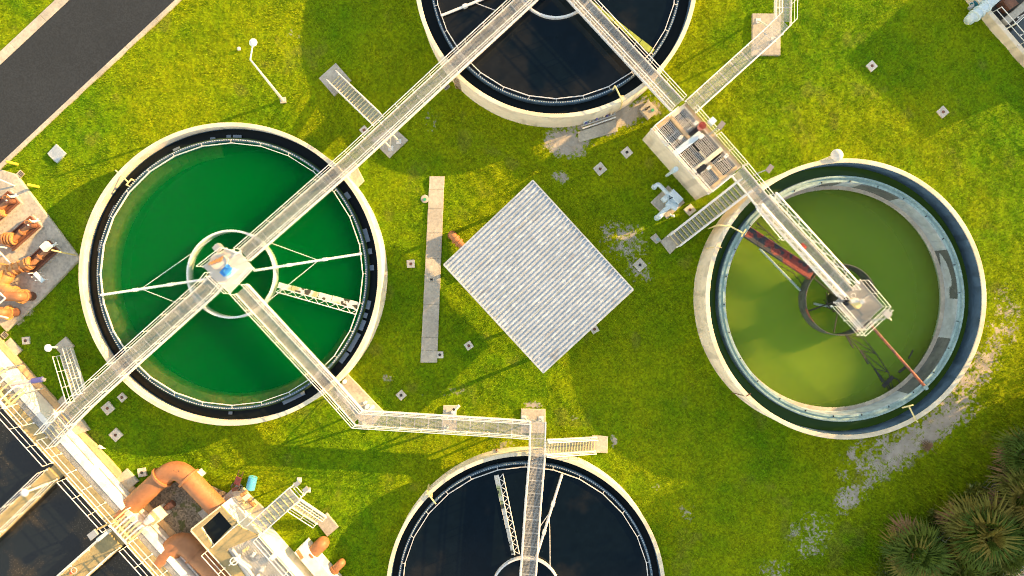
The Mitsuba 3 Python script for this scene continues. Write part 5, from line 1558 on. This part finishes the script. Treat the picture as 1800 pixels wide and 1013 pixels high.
for u, v, lab in ((521, 852, 'grey flood light beyond the landing of the channel box walkway, upper one'), (536, 862, 'grey flood light beyond the landing of the channel box walkway, lower one')):
    t = thing('flood_light', lab, 'lamp', 'grey flood lights on poles')
    p_ = P(u - 3, v + 5, 2.4)
    put(t, 'pole', MB().tube(arc_path([p_, P(u - 2, v + 3, 3.0), P(u, v, 3.1)], 0.2), 0.04, 7), ALU, 40)
    put(t, 'lamp_head', MB().box(P(u + 2, v - 2, 3.0), 0.4, 0.3, 0.16, 0.7), STEEL)

# ------------------------------------------------------------------ corner of the basin at the upper right
ur = thing('basin_corner', 'low beige walled basin cut by the upper right photo corner', 'concrete basin')
wa, wb_ = P(1698, 2, 0), P(1774, 90, 0)
wd_ = unit(wb_ - wa)
wn = side(wa, wb_)
if wn[0] < 0:
    wn = -wn
for i in range(-3, 7):
    a, b = wa + wd_ * (i * 2.4), wa + wd_ * (i * 2.4 + 2.38)
    put(ur, 'wall', MB().prism([a, b, b + wn * 0.34, a + wn * 0.34], -0.3, 0.8, 0.025), CREAM)
foot([wa - wd_ * 8, wa + wd_ * 16, wa + wd_ * 16 + wn * 12, wa - wd_ * 8 + wn * 12])
put(ur, 'floor', MB().prism([wa - wd_ * 7 + wn * 0.34, wa + wd_ * 16 + wn * 0.34, wa + wd_ * 16 + wn * 9, wa - wd_ * 7 + wn * 9], -0.3, 0.1), BLACK)
put(ur, 'slab', MB().prism(PP([(1774, 60), (1800, 30), (1850, 60), (1810, 110)], 0.5), 0.1, 0.5), mat('slate', (0.05, 0.07, 0.085), 0.6))
put(ur, 'beam', MB().bar(P(1765, 40, 0.6), P(1806, 6, 0.6), 0.5, 0.35), SLAB)
put(ur, 'machine', MB().prism(PP([(1764, 2), (1778, -10), (1792, 6), (1776, 17)], 0.9), 0.1, 0.9, 0.05), DBROWN)
put(ur, 'skid', MB().prism(PP([(1712, 2), (1728, -8), (1742, 4), (1726, 16)], 0.7), 0.1, 0.7, 0.03), mat('petrol', (0.02, 0.16, 0.26), 0.4))
put(ur, 'skid_frame', MB().bar(P(1718, 0, 0.85), P(1725, 10, 0.85), 0.06, 0.08).bar(P(1726, 10, 0.85), P(1734, 3, 0.85), 0.06, 0.08), WHITE)
railing(ur, [P(1740, 25, 0.8) + wn * 0.1, wa + wd_ * 14 + wn * 0.3 + [0, 0, 0.8]], 1.1, 1.6, kick=False)
railing(ur, PP([(1768, 52), (1812, 10)], 0.8), 1.1, 1.6, kick=False)
railing(ur, PP([(1795, 62), (1830, 100)], 0.8), 1.1, 1.4, kick=False)
t = thing('white_pipe', 'thick pale blue pipe resting over the wall in the upper right corner', 'pipe')
flanged_pipe(t, [P(1704, 35, 0.3), P(1707, 32, 1.15), P(1730, 14, 1.25), P(1800, -48, 1.25)], 0.36, PUMPW, bend=0.6, ends=(False, False), n=20)
for f in (0.0, 0.35, 0.8):
    p_ = P(1712 + 24 * f, 29 - 21 * f, 1.22)
    put(t, 'flange', MB().tube([p_, p_ + unit(P(1730, 14, 1.25) - P(1712, 29, 1.25)) * 0.1], 0.46, 20), PUMPW, 40)
t = thing('wall_valve', 'small grey valve on the wall left of the thick pale pipe', 'valve')
put(t, 'body', MB().tube([P(1703, 16, 0.9), P(1710, 10, 0.95)], 0.15, 10), STEEL, 40)
put(t, 'wheel', MB().tube([P(1708, 8, 1.1) + [0.16 * math.cos(x), 0.16 * math.sin(x), 0] for x in np.linspace(0, 6.283, 13)], 0.03, 6), STEEL, 40)
# the plant goes on beyond the frame: its block throws the shade over the upper right lawn
pb_ = thing('plant_building', 'flat roofed plant block just beyond the upper right photo corner', 'building')
put(pb_, 'wall', MB().prism(PP([(1880, -60), (2010, 80), (2300, -160), (2170, -310)], 0), -0.3, 5.2), CREAM)
put(pb_, 'roof', MB().prism(PP([(1875, -60), (2010, 86), (2306, -160), (2170, -316)], 0), 5.2, 5.45), SLAB)

# ------------------------------------------------------------------ palms, shrubs, fence at the lower right
def frond_mesh(rs, seg=17, L=1.0, droop=0.35):
    b = MB()
    pl = 0.75 * L
    b.tube([[0, 0, 0], [pl * 0.5, 0, 0.10 * L], [pl, 0, 0.10 * L]], [0.03, 0.022, 0.016], 5, caps=False)
    for i in range(seg):
        a = math.radians(-78 + 156 * i / (seg - 1)) + rs.normal(0, 0.05)
        l = L * (0.80 + 0.32 * math.cos(a)) * rs.uniform(0.85, 1.1)
        w = 0.052 * L
        o = np.array([pl + 0.08 * math.cos(a), 0.02 * math.sin(a), 0.10 * L])
        d = np.array([math.cos(a), math.sin(a), 0])
        n = np.array([-d[1], d[0], 0])
        z1, z2 = 0.06 * L * rs.uniform(0.3, 1.4), -droop * L * rs.uniform(0.4, 1.3)
        m1, m2 = o + d * l * 0.5 + [0, 0, z1], o + d * l + [0, 0, z2]
        k = np.array([0, 0, 0.022 * L])
        v = [o + n * 0.01, o - n * 0.01, m1 + n * w + k, m1 - k * 0.8, m1 - n * w + k, m2]
        b.add(v, [[0, 3, 2], [0, 1, 3], [1, 4, 3], [2, 3, 5], [3, 4, 5]])
    return b.mesh()


FR = {}
for nm, m in (('g', PALM_G), ('o', PALM_O), ('d', PALM_D)):
    FR[nm] = [mikit.ply(frond_mesh(np.random.default_rng(40 + i), droop=(0.25, 0.4, 0.6)[i]), m) for i in range(3)]


def palm(label, u, v, z, R, n, seed, mixo=0.3):
    rs = np.random.default_rng(seed)
    t = thing('palm_tree', label, 'palm', 'fan palms in the lower right corner')
    c = P(u, v, z)
    b = np.array([c[0] + rs.normal(0, 0.15), c[1] + rs.normal(0, 0.15), -0.1])
    put(t, 'trunk', MB().tube([b, b + (c - b) * 0.5 + [0.05, 0, 0], c], [0.24, 0.19, 0.17], 12), BARK, 40)
    for i in range(n):
        f = (i + 0.5) / n
        el = math.radians(78 - 108 * f ** 0.85 + rs.normal(0, 5))
        az = i * 2.39996 + rs.normal(0, 0.2)
        s = R / 1.75 * rs.uniform(0.85, 1.12)
        d = np.array([math.cos(el) * math.cos(az), math.cos(el) * math.sin(az), math.sin(el)])
        m = np.eye(4)
        sx = unit(np.cross([0, 0, 1.0], d))
        up = np.cross(d, sx)
        roll = rs.normal(0, 0.35)
        sx, up = sx * math.cos(roll) + up * math.sin(roll), -sx * math.sin(roll) + up * math.cos(roll)
        m[:3, 0], m[:3, 1], m[:3, 2], m[:3, 3] = d * s, sx * s, up * s, c
        kind = 'd' if f > 0.9 else ('o' if rs.random() < mixo + 0.35 * (f > 0.6) else 'g')
        put_shared(t, 'frond', FR[kind][rs.integers(3)], T(m.tolist()))
    return t


palm('broad fan palm at the bottom edge, leftmost of the palms', 1606, 968, 2.3, 2.3, 30, 1, 0.12)
palm('large fan palm with olive and brown fronds in the middle of the palms', 1722, 930, 3.0, 2.6, 32, 2, 0.55)
palm('bright fan palm at the bottom edge right of the leftmost palm', 1686, 1003, 2.1, 2.1, 28, 3, 0.3)
palm('fan palm with yellow brown fronds at the right photo edge', 1796, 872, 2.6, 2.3, 28, 4, 0.75)
palm('uppermost fan palm at the right photo edge', 1802, 800, 2.4, 2.0, 26, 5, 0.3)
palm('fan palm at the right edge between the olive and the bright one', 1765, 975, 1.8, 1.6, 22, 6, 0.25)


def oak(label, u, v, h, R, n, seed):
    """Broad tree: trunk, limbs and a crown of leaf clumps."""
    rs = np.random.default_rng(seed)
    t = thing('oak_tree', label, 'tree', 'broad trees beyond the right photo edge')
    c = P(u, v, 0)
    put(t, 'trunk', MB().tube([c - [0, 0, 0.2], c + [0.1, 0, h * 0.35]], [0.42, 0.28], 12), BARK, 40)
    hubs = []
    for i in range(16):
        a = i * 2.4
        r = R * math.sqrt((i + 0.5) / 16) * 0.8
        z = h * (0.28 + 0.62 * rs.random()) * (1.0 - 0.15 * (r / R))
        hb = c + [r * math.cos(a), r * math.sin(a), z]
        hubs.append(hb)
        put(t, 'limb', MB().tube([c + [0.1, 0, h * 0.30], (c + hb) / 2 + [0, 0, h * 0.25], hb], [0.2, 0.13, 0.05], 8), BARK, 40)
    hubs = np.array(hubs)
    o = hubs[rs.integers(0, 16, n)] + rs.normal(0, 1, (n, 3)) * [R * 0.24, R * 0.24, h * 0.12]
    d = rs.normal(0, 1, (n, 3)) + [0, 0, 0.3]
    d /= np.linalg.norm(d, axis=1, keepdims=True)
    s_ = np.cross(d, rs.normal(0, 1, (n, 3)))
    s_ /= np.linalg.norm(s_, axis=1, keepdims=True)
    L_ = rs.uniform(0.22, 0.5, (n, 1))
    v_ = np.stack([o, o + d * L_ * 0.5 + s_ * L_ * 0.3, o + d * L_, o + d * L_ * 0.5 - s_ * L_ * 0.3], 1).reshape(-1, 3)
    k = np.arange(n)[:, None] * 4
    put(t, 'crown', MB().add(v_, np.vstack([k + [0, 1, 2], k + [0, 2, 3]])), LEAF)
    return t


oak('broad tree beyond the right edge level with the middle of the olive tank', 1930, 655, 13.0, 4.4, 15000, 51)
oak('broad tree beyond the right edge level with the foot of the olive tank', 1905, 765, 12.5, 4.3, 15000, 52)
oak('broad tree beyond the right edge level with the palms', 1915, 880, 12.5, 4.4, 15000, 53)
oak('broad tree beyond the right edge in the second row', 2060, 740, 14.5, 5.2, 15000, 54)
oak('broad tree beyond the lower right corner', 1960, 1010, 12.5, 4.9, 15000, 55)


def shrub(label, u, v, r, h, n, seed, m=LEAF, ln=0.16, group='low shrubs among the palms', upright=0.5):
    rs = np.random.default_rng(seed)
    t = thing('shrub', label, 'shrub', group)
    c = P(u, v, h * 0.5)
    b = MB()
    for i in range(5):
        a = rs.uniform(0, 6.28)
        b.tube([[c[0], c[1], -0.1], [c[0] + r * 0.5 * math.cos(a), c[1] + r * 0.5 * math.sin(a), h * 0.7]], [0.04, 0.015], 6)
    put(t, 'stem', b, BARK, 40)
    nc = 9
    cc_ = np.c_[rs.normal(0, 0.45 * r, nc), rs.normal(0, 0.45 * r, nc), rs.uniform(0.3 * h, 0.9 * h, nc)]
    cl = rs.integers(0, nc, n)
    o = cc_[cl] + rs.normal(0, 1, (n, 3)) * [0.24 * r, 0.24 * r, 0.16 * h]
    d = o - [0, 0, 0.3 * h]
    d = d / np.linalg.norm(d, axis=1, keepdims=True) + rs.normal(0, 0.6, (n, 3)) + [0, 0, upright]
    d /= np.linalg.norm(d, axis=1, keepdims=True)
    s = np.cross(d, rs.normal(0, 1, (n, 3)))
    s /= np.linalg.norm(s, axis=1, keepdims=True)
    L_ = ln * rs.uniform(0.6, 1.4, (n, 1))
    base = o + [c[0], c[1], 0]
    v_ = np.stack([base, base + d * L_ * 0.5 + s * L_ * 0.16, base + d * L_, base + d * L_ * 0.5 - s * L_ * 0.16], 1).reshape(-1, 3)
    k = np.arange(n)[:, None] * 4
    put(t, 'foliage', MB().add(v_, np.vstack([k + [0, 1, 2], k + [0, 2, 3]])), m)
    return t


LEAFY = mat('leaf_yellow', stained((0.20, 0.21, 0.03), (0.10, 0.14, 0.02), 1.5, 7.0, 0.0, 0.35), 0.5)
shrub('yellow green spiky shrub beside the wire fence', 1722, 878, 0.75, 1.7, 900, 21, LEAFY, 0.30, upright=0.2)
shrub('dark leafy shrub below the wire fence at the palms', 1752, 885, 1.3, 1.6, 2600, 22, LEAF, 0.18)
shrub('dark leafy shrub between the leftmost and the middle palm', 1668, 905, 1.0, 1.0, 1600, 23, LEAF, 0.17)
shrub('bright yellow green grass clump left of the fence end', 1640, 920, 0.8, 0.7, 1300, 24, LEAFY, 0.22, upright=1.0)
shrub('leafy shrub at the bottom edge between two palms', 1650, 1000, 1.0, 1.6, 1800, 25, LEAF, 0.18)
shrub('sunlit shrub in the lower right corner above the pale paving', 1790, 948, 1.0, 1.8, 2000, 26, LEAFY, 0.2)
shrub('leafy shrub under the uppermost palm at the right edge', 1778, 842, 0.9, 1.4, 1700, 27, LEAF, 0.18)
shrub('low weeds at the bottom edge left of the leftmost palm', 1558, 1008, 0.9, 0.8, 1300, 28, LEAF, 0.17)
shrub('dark shrub filling the gap right of the leftmost palm', 1652, 958, 1.2, 1.3, 2400, 31, LEAF, 0.2)
shrub('dark shrub between the middle palm and the right photo edge', 1768, 915, 1.3, 1.6, 2600, 32, LEAF, 0.2)
shrub('dark shrub at the right photo edge between the two upper palms', 1772, 812, 1.2, 1.3, 2400, 33, LEAF, 0.2)
shrub('low dark shrub left of the large middle palm', 1690, 895, 1.1, 1.0, 2000, 34, LEAF, 0.18)
shrub('dark shrub below the yellow brown palm at the right edge', 1748, 990, 1.3, 1.5, 2400, 35, LEAF, 0.2)
t = thing('dead_frond', 'dead brown palm frond lying on the grass below the olive tank', 'palm frond')
m_ = np.eye(4)
a_ = math.radians(-38)
m_[:3, 0], m_[:3, 1], m_[:3, 2], m_[:3, 3] = np.array([-math.cos(a_), -math.sin(a_), 0.02]) * 0.85, np.array([math.sin(a_), -math.cos(a_), 0]) * 0.55, [0, 0, 0.6], P(1647, 798, 0.06)
put_shared(t, 'leaf', FR['d'][0], T(m_.tolist()))
for u, v, rot, lab in ((1664, 922, 2.2, 'grey dead frond hanging in the gap between the palms, left one'), (1683, 907, 1.9, 'grey dead frond hanging in the gap between the palms, right one')):
    t = thing('dead_frond', lab, 'palm frond', 'dead fronds in the gap between the palms')
    m_ = np.eye(4)
    m_[:3, 0], m_[:3, 1], m_[:3, 2], m_[:3, 3] = np.array([math.cos(rot), math.sin(rot), -0.3]) * 0.55, np.array([-math.sin(rot), math.cos(rot), 0.2]) * 0.4, [0, 0, 0.6], P(u, v, 1.2)
    put_shared(t, 'leaf', FR['d'][1], T(m_.tolist()))
fc = thing('wire_fence', 'thin wire fence half hidden by the palms and shrubs', 'fence')
fa, fb = P(1636, 938, 0), P(1840, 742, 0)
nf = 7
for i in range(nf + 1):
    p_ = fa + (fb - fa) * i / nf
    put(fc, 'post', MB().tube([[p_[0], p_[1], -0.2], [p_[0], p_[1], 1.75]], 0.035, 7), STEEL, 40)
put(fc, 'rail', MB().tube([fa + [0, 0, 1.7], fb + [0, 0, 1.7]], 0.03, 7), STEEL, 40)
for z in (0.1, 0.5, 0.9, 1.3):
    put(fc, 'wire', MB().tube([fa + [0, 0, z], fb + [0, 0, z]], 0.008, 4), STEEL, 40)
k = unique('pavement')
labels[k] = {'label': 'pale concrete paving in the extreme lower right corner beyond the palms', 'category': 'pavement', 'kind': 'structure'}
f0 = P(1775, 985, 0)
pd_ = unit(fb - fa)
pn = -side(fa, fb) if side(fa, fb)[0] < 0 else side(fa, fb)
for i in range(-3, 10):
    for j in range(3):
        a = f0 + pd_ * (i * 1.5) + pn * (j * 1.5)
        put(k, 'slab', MB().prism([a, a + pd_ * 1.485, a + pd_ * 1.485 + pn * 1.485, a + pn * 1.485], -0.3, 0.06 + 0.004 * ((i + j) % 2), 0.012), SLAB)
foot([f0 - pd_ * 4.5, f0 + pd_ * 15, f0 + pd_ * 15 + pn * 4.5, f0 - pd_ * 4.5 + pn * 4.5])

# ------------------------------------------------------------------ grass blades
NB = 900000
rg = np.random.default_rng(5)
bx, by = rg.uniform(-38.5, 38.5, NB), rg.uniform(-22.3, 22.3, NB)
bm = bare_np(bx, by)
keep = bm * 0.8 + (0.5 * meshkit.fbm(np.stack([bx * 1.6, by * 1.6, 0 * bx], -1), 3, 0) + 0.5 * meshkit.fbm(np.stack([bx * 5.5, by * 5.5, 0 * bx + 4], -1), 3, 0) - 0.5) * 2.1 * np.minimum(bm * 2.2, 1) + rg.normal(0, 0.12, NB) < 0.52
keep &= rg.random(NB) < 0.55 + 0.75 * meshkit.noise(np.stack([bx * 1.4, by * 1.4, 0 * bx], -1), 9)
allf = shapely.union_all(FOOT)
shapely.prepare(allf)
keep &= ~shapely.contains_xy(allf, bx, by)
bx, by = bx[keep], by[keep]
n = len(bx)
bz = ground_z(bx, by) - 0.01
az = rg.uniform(0, 2 * math.pi, n)
hl = rg.uniform(0.06, 0.15, n) * (0.7 + 0.8 * meshkit.noise(np.stack([bx * 0.8, by * 0.8, 0 * bx], -1), 4))
# longer, more upright blades added along the trees to deepen the shade
e0, e1 = P(1420, 1013), P(1830, 690)
en = side(e0, e1)
en = en if en[0] < 0 else -en
tall = np.clip(1.25 - ((bx - e0[0]) * en[0] + (by - e0[1]) * en[1] + 2.0) / 3.5, 0, 1) * np.clip(0.4 + meshkit.noise(np.stack([bx * 0.5, by * 0.5, 0 * bx], -1), 6), 0, 1)
hl = hl * (1 + 2.2 * tall)
lean = rg.uniform(0.35, 1.1, n) * (1 - 0.35 * tall)
w = rg.uniform(0.012, 0.024, n)
dx, dy = np.cos(az), np.sin(az)
v0 = np.c_[bx - dy * w, by + dx * w, bz]
v1 = np.c_[bx + dy * w, by - dx * w, bz]
v2 = np.c_[bx + dx * hl * lean, by + dy * hl * lean, bz + hl * np.sqrt(np.maximum(1.25 - lean ** 2, 0.1))]
k = unique('grass')
scene[k] = mikit.ply((np.stack([v0, v1, v2], 1).reshape(-1, 3), np.arange(3 * n).reshape(-1, 3)), BLADE)
labels[k] = {'label': 'short green grass blades covering the lawn', 'category': 'grass', 'kind': 'stuff'}
